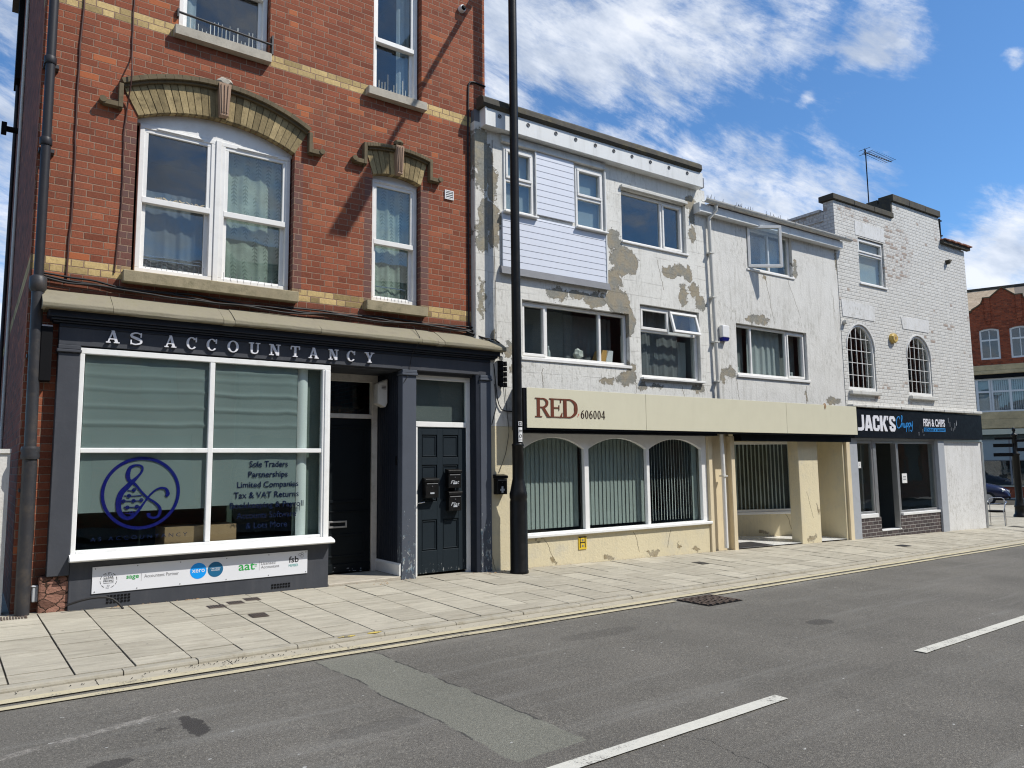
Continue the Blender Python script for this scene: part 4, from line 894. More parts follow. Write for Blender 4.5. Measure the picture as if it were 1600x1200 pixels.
# sponsor board
bd = thing('sponsor_board', 'long white board of accountancy badges screwed below the shop window', 'sign board', FA, (2.1, W, .27))
MB().box(1.045, 3.24, W - .008, W + .0, .27, .53).build('board', m_board, bd, FA, bevel=.001)
g = MB()
for x in (1.07, 1.45, 1.86, 2.33, 2.79, 3.22):
    for z in (.288, .512):
        g.lathe((0, 0, 0), [(.0, 0)], 3) if 0 else g.prism(arc(x, z, .006, 0, 360, 8)[:-1], W - .011, W - .008)
g.build('screw', m_greyt, bd, FA)
yb_ = W - .0095
def disc(x, z, r, mat, r2=0, y=yb_): return MB().prism(arc(x, z, r, 0, 360, 40)[:-1], y, y + .001, [arc(x, z, r2, 0, 360, 40)[:-1]] if r2 else ()).build('badge', mat, bd, FA)
g = MB()
for a in range(0, 360, 36): g.prism([(1.19 + .077 * math.cos(R(a + q)), .39 + .077 * math.sin(R(a + q))) for q in (0, 12, 24)] + [(1.19 + .0725 * math.cos(R(a + q)), .39 + .0725 * math.sin(R(a + q))) for q in (24, 12, 0)], yb_, yb_ + .001)
for x, z, r in ((1.165, .447, .004), (1.19, .453, .006), (1.215, .447, .004)): g.prism(arc(x, z, r, 0, 360, 10)[:-1], yb_, yb_ + .001)
g.box(1.145, 1.235, yb_, yb_ + .001, .402, .405); g.box(1.145, 1.235, yb_, yb_ + .001, .362, .365); g.build('badge', m_blkprint, bd, FA)
text('CLEAR', 1.145, 1.235, .410, .430, yb_, .001, m_blkprint, bd, FA, bold=.01); text('PRICING', 1.145, 1.235, .374, .394, yb_, .001, m_blkprint, bd, FA, bold=.01); text('SO', 1.178, 1.202, .330, .346, yb_, .001, m_greyt, bd, FA)
text('sage', 1.35, 1.465, .375, .420, yb_, .001, m_green, bd, FA, bold=.015); MB().box(1.487, 1.489, yb_, yb_ + .001, .355, .435).build('rule', m_greyt, bd, FA)
text('Accountant Partner', 1.515, 1.845, .385, .418, yb_, .001, m_greyt, bd, FA)
disc(2.04, .405, .083, m_bcyan); disc(2.215, .405, .080, m_bdeep)
text('xero', 1.975, 2.105, .388, .422, yb_ - .001, .0005, m_board, bd, FA, bold=.008); text('CERTIFIED', 2.165, 2.265, .410, .424, yb_ - .001, .0005, m_board, bd, FA, bold=.01); text('ADVISOR', 2.17, 2.26, .390, .404, yb_ - .001, .0005, m_board, bd, FA, bold=.01)
text('aat', 2.46, 2.635, .365, .442, yb_, .001, m_green, bd, FA, bold=.012); MB().box(2.635, 2.66, yb_, yb_ + .001, .415, .421).box(2.635, 2.66, yb_, yb_ + .001, .399, .405).build('rule', m_green, bd, FA)
MB().box(2.685, 2.687, yb_, yb_ + .001, .35, .455).build('rule', m_greyt, bd, FA)
text('Licensed', 2.705, 2.865, .408, .440, yb_, .001, m_greyt, bd, FA); text('Accountant', 2.705, 2.91, .368, .400, yb_, .001, m_greyt, bd, FA)
text('fsb', 3.02, 3.135, .405, .475, yb_, .001, m_blkprint, bd, FA, bold=.012); text('MEMBER', 3.02, 3.13, .36, .388, yb_, .001, m_teal, bd, FA)
disc(3.15, .487, .017, m_greyt, .013); disc(3.175, .470, .017, m_greyt, .013); disc(3.177, .497, .014, m_greyt, .011)
# recessed first entrance
D1 = .58
e = MB().box(3.44, 3.50, W + .09, D1, -.05, 2.72).build('lobby_wall', m_slate, bA, FA)
g = MB().box(4.465, 4.60, 0, D1 + .2, -.05, 2.72)
for i in range(9): g.box(4.461, 4.465, .0 + i * .062, .055 + i * .062, .12, 2.72)
g.build('lobby_wall', m_navy, bA, FA)['label'] = 'boarded navy side wall of the recessed entrance'
MB().prism([(4.44, .12), (4.462, .12), (4.462, .27), (4.455, .27), (4.44, .25)], -.11, D1).build('skirting', m_wwood, bA, FA)
MB().box(3.5, 4.46, -.05, D1 + .2, 2.722, 2.734).build('soffit', m_slate, bA, FA)
g = MB().box(3.50, 4.46, D1, D1 + .06, 2.62, 2.722); g.box(4.38, 4.46, D1, D1 + .06, .1, 2.62); g.box(3.50, 4.38, D1 + .002, D1 + .06, 2.13, 2.19); g.box(4.36, 4.38, D1 + .012, D1 + .06, 2.19, 2.62)
dfr = g.build('door_frame', m_dirtywood, bA, FA, bevel=.004)
MB().box(3.5, 4.38, D1 + .04, D1 + .045, 2.19, 2.62).build('fanlight_pane', m_glass_s, dfr, FA)
dr_ = MB().box(3.48, 4.38, D1 + .03, D1 + .07, .12, 2.13)
for z0, z1 in ((.20, .34), (.40, .52), (.70, .95)): pass
dr_.ring(3.55, 4.30, 1.02, 2.03, .035, D1 + .018, D1 + .03); dr_.ring(3.55, 4.30, .32, .62, .03, D1 + .02, D1 + .03); dr_.box(3.5, 4.36, D1 + .015, D1 + .03, .90, .915); dr_.box(3.5, 4.36, D1 + .012, D1 + .03, .13, .24)
dd = dr_.build('door', m_door, bA, FA, bevel=.003); dd['label'] = 'dark front door with letter slot in the deep recess'
MB().ring(3.78, 4.04, .70, .79, .022, D1 + .012, D1 + .03).build('letter_slot', m_alu, dd, FA, bevel=.002)
g = MB()
for i in range(14): x = random.uniform(3.6, 4.3); z = random.uniform(.12, .2); g.box(x, x + random.uniform(.01, .04), D1 + .009, D1 + .011, z, z + random.uniform(.004, .012))
g.build('chipped_patch', m_greypaint, dd, FA)
MB().box(3.5, 4.46, -.12, D1, -.04, .115).build('door_step', m_stone_pale, bA, FA, bevel=.01)
MB().box(4.45, 4.461, .0, .035, 1.50, 1.62).build('door_bell', m_blackmat, bA, FA, bevel=.003)
# second entrance
D2 = .03
g = MB().box(4.67, 5.60, D2, D2 + .06, 2.64, 2.70); g.box(5.535, 5.60, D2, D2 + .06, .02, 2.64); g.box(4.67, 5.535, D2 - .006, D2 + .05, 2.005, 2.075); g.box(4.67, 4.775, D2, D2 + .06, .02, 2.005)
df2 = g.build('door_frame', m_wwood, bA, FA, bevel=.004)
MB().box(4.67, 5.54, D2 + .03, D2 + .035, 2.07, 2.65).build('fanlight_pane', m_glass_s, df2, FA)
MB().box(4.67, 5.66, D2 + .12, D2 + .14, 2.0, 2.73).build('fanlight_backing', m_int, df2, FA)
MB().box(5.60, 5.67, -.115, .06, -.05, 2.734).build('jamb_post', m_navy, bA, FA, bevel=.006)
MB().box(4.66, 5.67, -.02, .1, 2.70, 2.734).build('soffit', m_slate, bA, FA)
g = MB()
X = [4.775, 4.845, 5.075, 5.16, 5.41, 5.535]; Zs = [(.38, .78), (1.02, 1.50), (1.60, 1.90)]
g.box(4.775, 4.845, D2 + .01, D2 + .05, .09, 2.0); g.box(5.075, 5.165, D2 + .01, D2 + .05, .09, 2.0); g.box(5.41, 5.535, D2 + .01, D2 + .05, .09, 2.0)
zz = [.09] + [v for p in Zs for v in p] + [2.0]
for a, b in ((4.845, 5.075), (5.165, 5.41)):
    for i in range(0, len(zz), 2): g.box(a, b, D2 + .0105, D2 + .05, zz[i], zz[i + 1])
    for z0, z1 in Zs: g.box(a, b, D2 + .028, D2 + .045, z0, z1); g.ring(a + .012, b - .012, z0 + .012, z1 - .012, .012, D2 + .018, D2 + .028)
d2 = g.build('door', m_peeldoor, bA, FA, bevel=.003); d2['label'] = 'six panel dark door with three post boxes'
MB().tube([(4.79, D2 - .01, 1.0), (4.79, D2 - .035, 1.005), (4.86, D2 - .035, 1.015)], .008).build('handle', m_steel, d2, FA)
# things fixed to the front
def postbox(x0, x1, z0, z1, y, dep, lab, M=FA, scrib=None, cross=False):
    b = thing('post_box', lab, 'post box', M, ((x0 + x1) / 2, y, z0), 'black metal post boxes')
    g = MB().box(x0, x1, y - dep, y, z0, z1 - .06); pr = [(y, z1), (y - dep - .012, z1 - .02), (y - dep - .012, z1 - .058), (y, z1 - .058)]
    g.loft([[(x0 - .006, a, c) for a, c in pr], [(x1 + .006, a, c) for a, c in pr]], smooth=False); g.build('body', m_black, b, M, bevel=.004)
    w_ = x1 - x0
    MB().box(x0 + w_ * .08, x1 - w_ * .08, y - dep - .006, y - dep, z1 - .085, z1 - .075).build('flap', m_alu, b, M)
    MB().prism(arc((x0 + x1) / 2, z1 - .115, .009, 0, 360, 10)[:-1], y - dep - .006, y - dep).build('lock', m_steel, b, M)
    MB().box((x0 + x1) / 2 - .03, (x0 + x1) / 2 + .03, y - dep - .003, y - dep, z0 + .05, z0 + .07).build('name_plate', m_greybox, b, M)
    if scrib: text(scrib, x0 + .03, x1 - .03, z1 - .20, z1 - .155, y - dep - .002, .001, m_greybox, b, M, 'scrawl', shear=.3)
    if cross:
        g = MB(); cx = (x0 + x1) / 2; g.box(cx - .035, cx + .035, y - dep - .003, y - dep, z0 + .05, z0 + .075); g.box(cx - .014, cx + .014, y - dep - .004, y - dep, z0 + .02, z0 + .11); g.build('paint_mark', m_greybox, b, M)
postbox(4.85, 5.045, 1.07, 1.335, D2 - .0, .085, 'black post box alone on the left half of the panelled door')
postbox(5.20, 5.395, 1.19, 1.445, D2 - .0, .085, 'upper black post box with scrawled white writing on the panelled door', scrib='Flat')
postbox(5.205, 5.40, .885, 1.155, D2 - .0, .085, 'lower black post box with scrawled white writing on the panelled door', scrib='Flat')
ab = thing('alarm_box', 'cream alarm box hung above the deep recessed door', 'alarm box', FA, (4.35, .3, 2.2))
g = MB(); pts = [(4.29, 2.58), (4.43, 2.64), (4.43, 2.32), (4.40, 2.26), (4.29, 2.31)]; g.prism(pts, .22, .36); g.build('case', m_dirtywood, ab, FA, bevel=.01)
g = MB(); [g.box(4.34, 4.40, .216, .221, 2.50 + i * .018, 2.508 + i * .018) for i in range(3)]; g.build('louvre', m_rust, ab, FA)
ps = thing('projecting_sign', 'blank black projecting sign box on the brick pier beside the fascia', 'projecting sign', FA, (.55, -.12, 2.35))
MB().box(.50, .60, -.16, -.02, 2.36, 2.90).build('sign_box', m_blackmat, ps, FA, bevel=.006); MB().box(.505, .595, -.155, -.025, 2.90, 2.915).build('top_cap', m_alu, ps, FA)
tag(MB().box(.55, .675, -.05, -.0, .235, .385).box(.545, .68, -.058, 0, .375, .392).build('junction_box', m_greybox, None, FA, bevel=.008), 'pale grey junction box low on the brick pier', 'junction box')
vt = thing('wall_vent', 'white louvred vent on red brick right of the narrow window', 'vent', FA, (5.24, -.02, 5.19))
MB().ring(5.175, 5.315, 5.195, 5.325, .012, -.02, 0).box(5.187, 5.303, -.004, -.001, 5.207, 5.313).build('frame', m_whitepl, vt, FA)
for i in range(4):
    z = 5.212 + i * .026; pr = [(-.004, z + .022), (-.02, z + .004), (-.018, z + .002), (-.002, z + .018)]
    MB().loft([[(5.187, a, b) for a, b in pr], [(5.303, a, b) for a, b in pr]], smooth=False).build('slat', m_whitepl, vt, FA)
cv = thing('security_camera', 'small white dome camera high on the red brick near the roof corner', 'camera', FA, (5.46, -.06, 8.1))
MB().loft([[(5.46 + r * math.cos(2 * math.pi * k / 16), y, 8.11 + r * math.sin(2 * math.pi * k / 16)) for k in range(16)] for r, y in ((.052, 0), (.052, -.05), (.045, -.07))]).build('base', m_whitepl, cv, FA)
MB().loft([[(5.46 + r * math.cos(2 * math.pi * k / 16), y, 8.105 + r * math.sin(2 * math.pi * k / 16)) for k in range(16)] for r, y in ((.036, -.07), (.032, -.088), (.018, -.10))]).build('lens', m_blackmat, cv, FA)
# downpipe at the corner
dp = thing('downpipe', 'dark soil pipe running up the left corner of the red brick building', 'downpipe', FA, (.43, -.13, .12))
px_ = .455
MB().tube([(px_ + .02, -.12, .12), (px_ + .015, -.12, 1.68)], .062, 14).lathe((px_ + .015, -.12, 1.60), [(.075, 0), (.082, .03), (.075, .06), (.082, .09), (.075, .12)], 14).build('lower_pipe', m_iron, dp, FA)
MB().tube([(px_ + .012, -.12, 1.72), (px_, -.12, 3.28)], .052, 14).lathe((px_, -.12, 3.24), [(.055, 0), (.075, .03), (.075, .14), (.055, .16)], 14).build('middle_pipe', m_iron, dp, FA)
MB().tube([(px_, -.12, 3.36), (px_ - .005, -.12, 10.1)], .043, 14).lathe((px_ - .005, -.12, 5.6), [(.05, 0), (.056, .01), (.056, .07), (.05, .08)], 14).lathe((px_ - .003, -.12, 4.74), [(.05, 0), (.056, .01), (.056, .07), (.05, .08)], 14).build('upper_pipe', m_plaspipe, dp, FA)
for z in (1.3, 2.6, 4.7, 5.6, 7.4): MB().box(px_ - .06, px_ + .075, -.10, .0, z - .015, z + .02).build('bracket', m_iron, dp, FA)
gr = thing('drain_grate', 'rusty grate in the paving below the soil pipe', 'drain grate', FA, (.42, -.25, .13))
g = MB().ring(0, 1, 0, 1, .1, 0, 1) if 0 else MB()
for a in (.31, .50): g.box(a, a + .012, -.30, -.13, .125, .145)
for i in range(9): g.box(.31 + i * .0225, .322 + i * .0225, -.29, -.14, .124, .142)
g.build('bars', m_rust, gr, FA)
sp_ = thing('side_pipes', 'dark pipes fixed to the shaded alley side of the brick building', 'pipes', FA, (.36, 3, .1))
MB().tube([(.362, 4.6, .2), (.362, 4.6, 10.1)], .022, 8).build('pipe', m_gutter, sp_, FA); MB().tube([(.355, 7.3, 1.5), (.355, 7.3, 10.1)], .03, 8).build('pipe', m_plaspipe, sp_, FA)
MB().box(.30, .384, 7.0, 7.6, 8.6, 11.0).build('hopper_box', m_blackmat, sp_, FA)
tag(MB().box(.16, .384, 6.6, 6.75, 7.45, 7.5).box(.14, .22, 6.55, 6.8, 7.40, 7.55).build('flood_lamp', m_blackmat, None, FA), 'small dark lamp sticking out of the shaded side wall', 'lamp')
# cables
def cable(pts, r, mat, lab, name='cable', jitter=.0, M=FA, cat='cable', group=None):
    P = []
    for a, b in zip(pts[:-1], pts[1:]):
        a, b = Vector(a), Vector(b); n = max(int((b - a).length / .06), 1)
        for i in range(n): P.append(a.lerp(b, i / n) + Vector((random.uniform(-jitter, jitter), 0, random.uniform(-jitter, jitter) * .6)))
    P.append(Vector(pts[-1])); Q = [P[0]] + [(P[i - 1] + P[i] * 2 + P[i + 1]) / 4 for i in range(1, len(P) - 1)] + [P[-1]]
    return tag(MB().tube(Q, r, 6).build(name, mat, None, M), lab, cat, group)
cable([(.73, -.01, 8.3), (.73, -.01, 6.4), (.71, -.01, 5.86), (.71, -.01, 5.04), (.72, -.01, 4.26), (.71, -.01, 3.98), (.695, -.01, 3.40)], .010, m_brcable, 'brown cable dropping down the brick left of the long arch, nearer the soil pipe', jitter=.006)
cable([(1.2, -.01, 8.3), (1.20, -.01, 6.65), (1.2, -.01, 5.95), (1.195, -.13, 5.85), (1.195, -.13, 5.70), (1.18, -.012, 5.4), (1.16, -.01, 5.1), (1.17, -.01, 4.33), (1.15, -.01, 3.91), (1.13, -.01, 3.55)], .008, m_brcable, 'thin brown cable looping over the left end of the long arch', jitter=.006)
cable([(5.56, -.012, 3.32), (5.56, -.012, 6.16), (5.575, -.012, 7.0), (5.60, -.012, 7.05), (5.66, -.012, 7.06), (5.87, -.012, 7.05)], .014, m_cable, 'thick black cable rising up the right edge of the red brick', jitter=.0)
for k, (zo, lab) in enumerate(((0, 'upper strand of the black cable bundle above the shop cornice'), (-.03, 'middle strand of the black cable bundle above the shop cornice'), (-.055, 'lowest strand of the black cable bundle above the shop cornice'))):
    P = [(.47 + .02 * k, -.03 - .015 * k, 3.46 + zo)]
    for i in range(1, 22): x = .47 + i * .245; P.append((x, -.025 - .012 * k, 3.40 + zo * .8 + .015 * math.sin(i * 1.3 + k * 2) + (.03 if i < 3 else 0) - (.02 if 6 < i < 12 else 0)))
    cable(P, .011, m_cable, lab, jitter=.004, group='cables along the shop cornice')
P = [(5.5, -.05, 3.34), (5.62, -.08, 3.30), (5.75, -.16, 3.25), (5.9, -.18, 3.24), (6.02, -.16, 3.18), (6.08, -.10, 3.10), (6.05, -.06, 2.9)]
cable(P, .010, m_cable, 'outer loop of black cable over the right end of the cornice', jitter=.01, group='cable loops at the cornice end')
cable([(p[0] - .03, p[1] + .03, p[2] - .02 + .03 * math.sin(i)) for i, p in enumerate(P)], .008, m_cable, 'inner loop of black cable over the right end of the cornice', jitter=.012, group='cable loops at the cornice end')
cable([(4.66, -.05, 3.33), (4.63, -.31, 3.12), (4.60, -.315, 3.06), (4.585, -.14, 2.92), (4.57, -.13, 2.76), (4.55, -.14, 2.66), (4.47, -.145, 2.55)], .004, m_cable, 'thin wire hanging in front of the fascia at the middle pilaster', jitter=.004)
cable([(.50, -.06, 1.7), (.53, -.03, 1.6), (.535, -.03, .9), (.52, -.03, .42)], .009, m_cable, 'black flex running down the brick pier to the grey box', jitter=.004)
cable([(.83, -.2, .20), (.95, -.21, .235), (1.10, -.215, .25), (1.22, -.22, .23), (1.28, -.24, .17), (1.31, -.28, .12)], .011, m_cable, 'black hose bulging from the foot of the slate stall riser', jitter=.003)
cn = thing('cable_junction', 'bulky black cable joint hanging under the right end of the cornice', 'cable joint', FA, (6.03, -.15, 2.55))
g = MB()
for i in range(5):
    for j in range(2): g.tube([(6.0 + j * .05, -.16 - j * .02, 2.94 - i * .075), (6.01 + j * .05, -.17, 2.88 - i * .075)], [.032, .034], 8)
g.build('gland', m_blackmat, cn, FA)
MB().box(5.98, 6.06, -.14, -.08, 2.60, 2.96).build('case', m_blackmat, cn, FA, bevel=.01)
lump('clamp', (6.0, -.16, 2.99), .035, m_gutter, cn, FA)
# ------------------------------------------------------------------ white rendered building with the RED shop
bB = thing('rendered_building', 'peeling white rendered building with pale boarded panel, next to the red brick one', 'building', FB, (2.4, 0, 0))
hB = [rect(.49, 1.02, 5.17, 6.15), rect(1.84, 2.40, 5.17, 6.15), rect(2.82, 4.34, 5.10, 6.0), rect(.80, 2.92, 3.04, 3.90), rect(3.17, 4.59, 2.87, 4.10), rect(.79, 4.60, .50, 1.97)]
MB().prism(rect(.0, 4.86, 2.03, 6.36), 0, .22, hB[:5]).build('wall', m_rend, bB, FB)
g = MB(); g.box(.0, .66, 0, .22, -.3, 2.03); g.box(.66, .79, .05, .22, -.3, 2.03); g.box(.79, 4.66, 0, .22, -.3, .445)
g.box(4.66, 5.35, .09, .22, -.3, 2.03)
g.build('ground_floor_wall', m_cream, bB, FB, bevel=.006)
MB().box(-.012, .21, -.02, .2, 2.56, 6.42).build('party_pillar', m_pillar, bB, FB, bevel=.01)
MB().box(.01, 4.84, .22, 7.0, -.3, .0).box(.0, .2, .22, 7, 0, 6.4).box(4.66, 4.86, .22, 7, 0, 6.4).box(0, 4.86, 6.8, 7.0, 0, 6.4).build('rear_wall', m_rend, bB, FB)
MB().box(0, 4.86, .0, 7.0, 6.42, 6.60).build('flat_roof', m_lead, bB, FB)
room(bB, FB, .21, 4.65, .23, 3.0, 4.5, 6.3); room(bB, FB, .21, 4.65, .23, 3.0, 2.5, 4.45); room(bB, FB, .67, 4.65, .24, 3.0, .1, 2.4)
MB().box(.10, 4.66, -.15, 0, 6.335, 6.60).box(.09, .115, -.16, 0, 6.33, 6.61).build('fascia_board', m_fascia, bB, FB, bevel=.004)
pr = [(0.0, 6.60), (-.17, 6.60), (-.20, 6.64), (-.19, 6.72), (-.14, 6.765), (.0, 6.78)]
MB().loft([[(a, y, z + random.uniform(-.003, .003)) for y, z in pr] for a in [.04 + i * .24 for i in range(20)]], smooth=False).build('coping', m_coping, bB, FB)
for u in (.34, .85, 1.37, 1.76, 2.16, 2.55, 2.95, 3.37, 3.81, 4.26):
    MB().prism(arc(u, 6.515, .030, 0, 360, 14)[:-1], -.158, -.15, [arc(u, 6.515, .019, 0, 360, 14)[:-1]]).prism(arc(u, 6.515, .008, 0, 360, 8)[:-1], -.162, -.15).build('bolt_plate', m_iron, bB, FB)
g = MB(); nb = 19; ph = (6.20 - 4.34) / nb
for i in range(nb):
    z0 = 4.34 + i * ph; z1 = z0 + ph - .004
    segs = [(.45, 2.43)] if z1 < 5.16 else [(1.05, 1.80)]
    if z0 < 5.16 < z1: segs = [(.45, 2.43)]; z1 = 5.155
    for a, b in segs: g.loft([[(a, y, z) for y, z in ((-.040, z0), (-.036, z1), (-.012, z1), (-.012, z0))], [(b, y, z) for y, z in ((-.040, z0), (-.036, z1), (-.012, z1), (-.012, z0))]], smooth=False)
g.build('cladding', m_clad, bB, FB)
MB().box(2.43, 2.45, -.05, 0, 4.33, 6.2).build('cladding_trim', m_fascia, bB, FB); MB().box(1.05, 1.065, -.05, -.0, 5.17, 6.2).build('cladding_trim', m_fascia, bB, FB)
MB().box(.44, 2.46, -.07, 0, 6.20, 6.235).box(.44, 2.46, -.04, 0, 6.235, 6.325).build('head_trim', m_gutter, bB, FB, bevel=.004)
pr = [(0, 4.345), (-.05, 4.335), (-.075, 4.225), (-.06, 4.225), (0, 4.25)]
MB().loft([[(.41, y, z) for y, z in pr], [(2.48, y, z) for y, z in pr]], smooth=False).build('lead_flashing', m_lead, bB, FB)
k = 'small top floor window left of the boarded panel'
for (x0, x1, lab, bm) in ((.49, 1.02, 'small top floor window left of the boards', m_frost), (1.84, 2.40, 'small top floor window right of the boards', m_frost)):
    window(bB, FB, x0, x1, 5.17, 6.15, -.02, .04, .08, trans=[(5.65, x0 + .04, x1 - .04)], sashes=[(x0 + .03, x1 - .03, 5.675, 6.12)], sill=(x0 - .03, x1 + .05, 5.135, 5.165, .08), back='blind', backm=bm, label=lab, gm=m_glass_r)
window(bB, FB, 2.83, 4.33, 5.11, 5.99, .07, .05, .07, mull=[(3.80, 5.16, 5.94)], sashes=[(3.825, 4.29, 5.15, 5.95)], sill=(2.80, 4.37, 5.075, 5.11, .10), gm=m_glass_r, label='wide top floor window under a white head board')
MB().box(2.80, 4.36, -.05, .02, 6.005, 6.05).build('window_head', m_gutter, bB, FB, bevel=.004)
wf = window(bB, FB, .81, 2.91, 3.05, 3.89, .07, .045, .07, mull=[(1.285, 3.09, 3.85), (2.35, 3.09, 3.85)], sashes=[(.84, 1.265, 3.08, 3.86)], sill=(.77, 2.95, 3.0, 3.05, .09), label='wide three light first floor window')
curtain(wf, FB, 1.9, 2.88, 3.08, 3.86, .42, m_curtd); MB().box(.82, 1.9, .44, .45, 3.06, 3.88).build('added_sheet', m_dgrey, wf, FB)  # grey sheet and curtain added so the opening reads less black
wf = MB().ring(3.18, 4.58, 2.88, 4.09, .05, .06, .13).box(3.23, 4.53, .064, .126, 3.655, 3.70).box(3.86, 3.91, .064, .126, 3.70, 4.04).ring(3.225, 3.865, 3.69, 4.05, .045, .04, .08).build('window', m_upvc, bB, FB, bevel=.005); wf['label'] = 'first floor window with one top light propped open'
MB().box(3.22, 4.54, .09, .094, 2.92, 3.66).box(3.26, 3.83, .06, .064, 3.73, 4.01).build('pane', m_glass, wf, FB)
e = bpy.data.objects.new('open_light', None)
g = MB().ring(-.33, .33, -.38, 0, .045, -.02, .02); Mo = FB @ Matrix.Translation((4.225, .045, 4.05)) @ Matrix.Rotation(R(-15), 4, 'X')
ol = g.build('open_light', m_upvc, wf, Mo, bevel=.004)
MB().box(-.29, .29, -.002, .002, -.34, -.04).build('pane', m_glass_r, wf, Mo)
MB().box(3.14, 4.62, -.07, .07, 2.845, 2.88).build('sill', m_upvc, wf, FB, bevel=.005)
curtain(wf, FB, 3.22, 4.28, 2.9, 4.05, .25, m_curtd); curtain(wf, FB, 4.3, 4.53, 2.9, 3.6, .3, m_curtw)
# shop window with three arched lights
xs_ = [(.80, 1.93), (2.02, 3.23), (3.30, 4.53)]
hs = []
for a, b in xs_: hs.append([(a, .51), (b, .51)] + [(p[0], p[1]) for p in seg_arch(a, b, 1.715, .165, 20)[::-1]])
sB = MB().prism(rect(.79, 4.66, .49, 1.96), .02, .09, hs).build('shop_window', m_wwood, bB, FB, bevel=.006)
MB().box(.8, 4.6, .075, .08, .5, 1.9).build('pane', m_glass_s, sB, FB)
MB().box(.78, 4.69, -.05, .03, .447, .492).build('sill', m_wwood, sB, FB, bevel=.008)
for i, (a, b) in enumerate(xs_):
    if i < 2: curt = vblind(sB, FB, a + .03, b + .02, .55, 1.92, .16, .080, .090, 9, m_blindl, 'vertical_blind')
    else: vblind(sB, FB, a + .05, b - .12, .55, 1.92, .16, .066, .060, 38, m_blindbk, 'vertical_blind')
MB().box(4.40, 4.52, .13, .134, .52, 1.9).build('vertical_blind', m_blindl, sB, FB)
g = MB().box(4.66, 4.76, -.03, .09, -.15, 1.97).box(5.24, 5.35, -.03, .09, -.15, 1.97)
g2 = MB().box(4.66, 4.755, -.03, .09, -.15, 1.95).build('timber_post', m_pinkpost, bB, FB, bevel=.008)
MB().box(5.245, 5.35, -.03, .25, -.15, 1.95).build('timber_post', m_pinkpost, bB, FB, bevel=.008)
MB().box(4.76, 5.24, .07, .09, -.15, 1.95).build('timber_panel', m_pinkpost, bB, FB)
# window-sill things in the wide window
fl = thing('flower_vase', 'white flowers in a vase inside the wide first floor window', 'vase', FB, (2.02, .2, 3.06))
MB().lathe((2.02, .22, 3.06), [(.03, 0), (.045, .05), (.025, .1), (.03, .12)], 12).build('vase', m_glass, fl, FB); lump('flower_head', (2.02, .22, 3.20), .085, m_flower, fl, FB)
bt = thing('bottle', 'clear bottle at the left end of the wide window ledge', 'bottle', FB, (1.44, .2, 3.06))
MB().lathe((1.42, .2, 3.06), [(.03, 0), (.03, .13), (.012, .17), (.012, .2)], 12).build('body', m_curtw, bt, FB); MB().lathe((1.42, .2, 3.26), [(.013, 0), (.013, .02)], 10).build('cap', m_whitepl, bt, FB)
for (a, m_, lab, tl) in ((2.40, m_orange, 'orange cardboard file leaning in the wide window', .10), (2.56, m_whitepl, 'white box file standing in the wide window', .03)):
    MB_ = MB().prism([(a, 3.07), (a + .13, 3.07), (a + .13 + tl, 3.30), (a + tl, 3.30)], .18, .38).build('box_file', m_, None, FB); tag(MB_, lab, 'file')
# the long cream shop sign over both fronts
rs = thing('long_shop_sign', 'long cream sign board with brown RED lettering and phone number', 'shop sign', FB, (4.6, -.3, 2.0))
MB().box(.60, 8.76, -.29, -.002, 1.975, 2.56).build('sign_box', m_sblack, rs, FB)
for a, b in ((.645, 2.935), (2.939, 6.50), (6.504, 8.78)): MB().box(a, b, -.305, -.29, 2.0, 2.565).build('panel', m_creamsign, rs, FB, bevel=.002)
MB().box(.64, 4.66, -.24, -.02, 1.935, 1.975).build('shutter_rail', m_sblack, rs, FB)
MB().box(5.35, 8.74, -.18, -.0, 1.86, 1.975).build('shutter_box', m_sblack, rs, FB)
for ch, x, wd in (('R', .785, .26), ('E', 1.035, .235), ('D', 1.255, .295)):
    g = MB(); serif(ch, x, 2.155, .272, wd, g, -.312, -.305, sf=.045); g.build('letter', m_text_red, rs, FB)
g = MB(); g.ribbon([(1.55, 2.17), (1.58, 2.22)], [.006, .012], -.309, -.305); g.build('accent_stroke', m_red, rs, FB)
def digit(ch, x, z, h, wd, g, y):
    n = 24
    def el(cx, cz, rx, rz, tx, tz, k):
        for i in range(n):
            a, b = 2 * math.pi * i / n, 2 * math.pi * (i + 1) / n
            P = [(cx + (rx - tx) * math.cos(a), cz + (rz - tz) * math.sin(a)), (cx + rx * math.cos(a), cz + rz * math.sin(a)), (cx + rx * math.cos(b), cz + rz * math.sin(b)), (cx + (rx - tx) * math.cos(b), cz + (rz - tz) * math.sin(b))]
            g.prism([(x + p[0] * wd, z + p[1] * h) for p in P], y - .0004 * k, y + .004)
    if ch == '0': el(.5, .5, .42, .5, .22, .07, 1)
    if ch == '6': el(.5, .32, .42, .32, .22, .07, 1); g.ribbon([(x + .84 * wd, z + .97 * h), (x + .4 * wd, z + .80 * h), (x + .19 * wd, z + .40 * h)], [.04 * h, .12 * h, .20 * h], y - .001, y + .004)
    if ch == '4': g.box(x + .58 * wd, x + .80 * wd, y - .001, y + .004, z, z + h); g.box(x, x + wd, y - .0014, y + .004, z + .24 * h, z + .33 * h); g.ribbon([(x + .03 * wd, z + .30 * h), (x + .66 * wd, z + .95 * h)], [.07 * h, .07 * h], y - .0018, y + .004)
for i, ch in enumerate('606004'):
    g = MB(); digit(ch, 1.61 + i * .080, 2.15, .125, .074, g, -.309); g.build('digit', m_text_dk, rs, FB)
tag(lump('nest_clump', (7.72, -.29, 2.53), .06, m_wood, None, FB, sq=(.8, .4, 1.2)), 'brown clump of debris stuck on the top edge of the long sign', 'debris')
hy = thing('hydrant_plate', 'small yellow hydrant plate with black H below the arched shop window', 'sign plate', FB, (1.84, 0, .22))
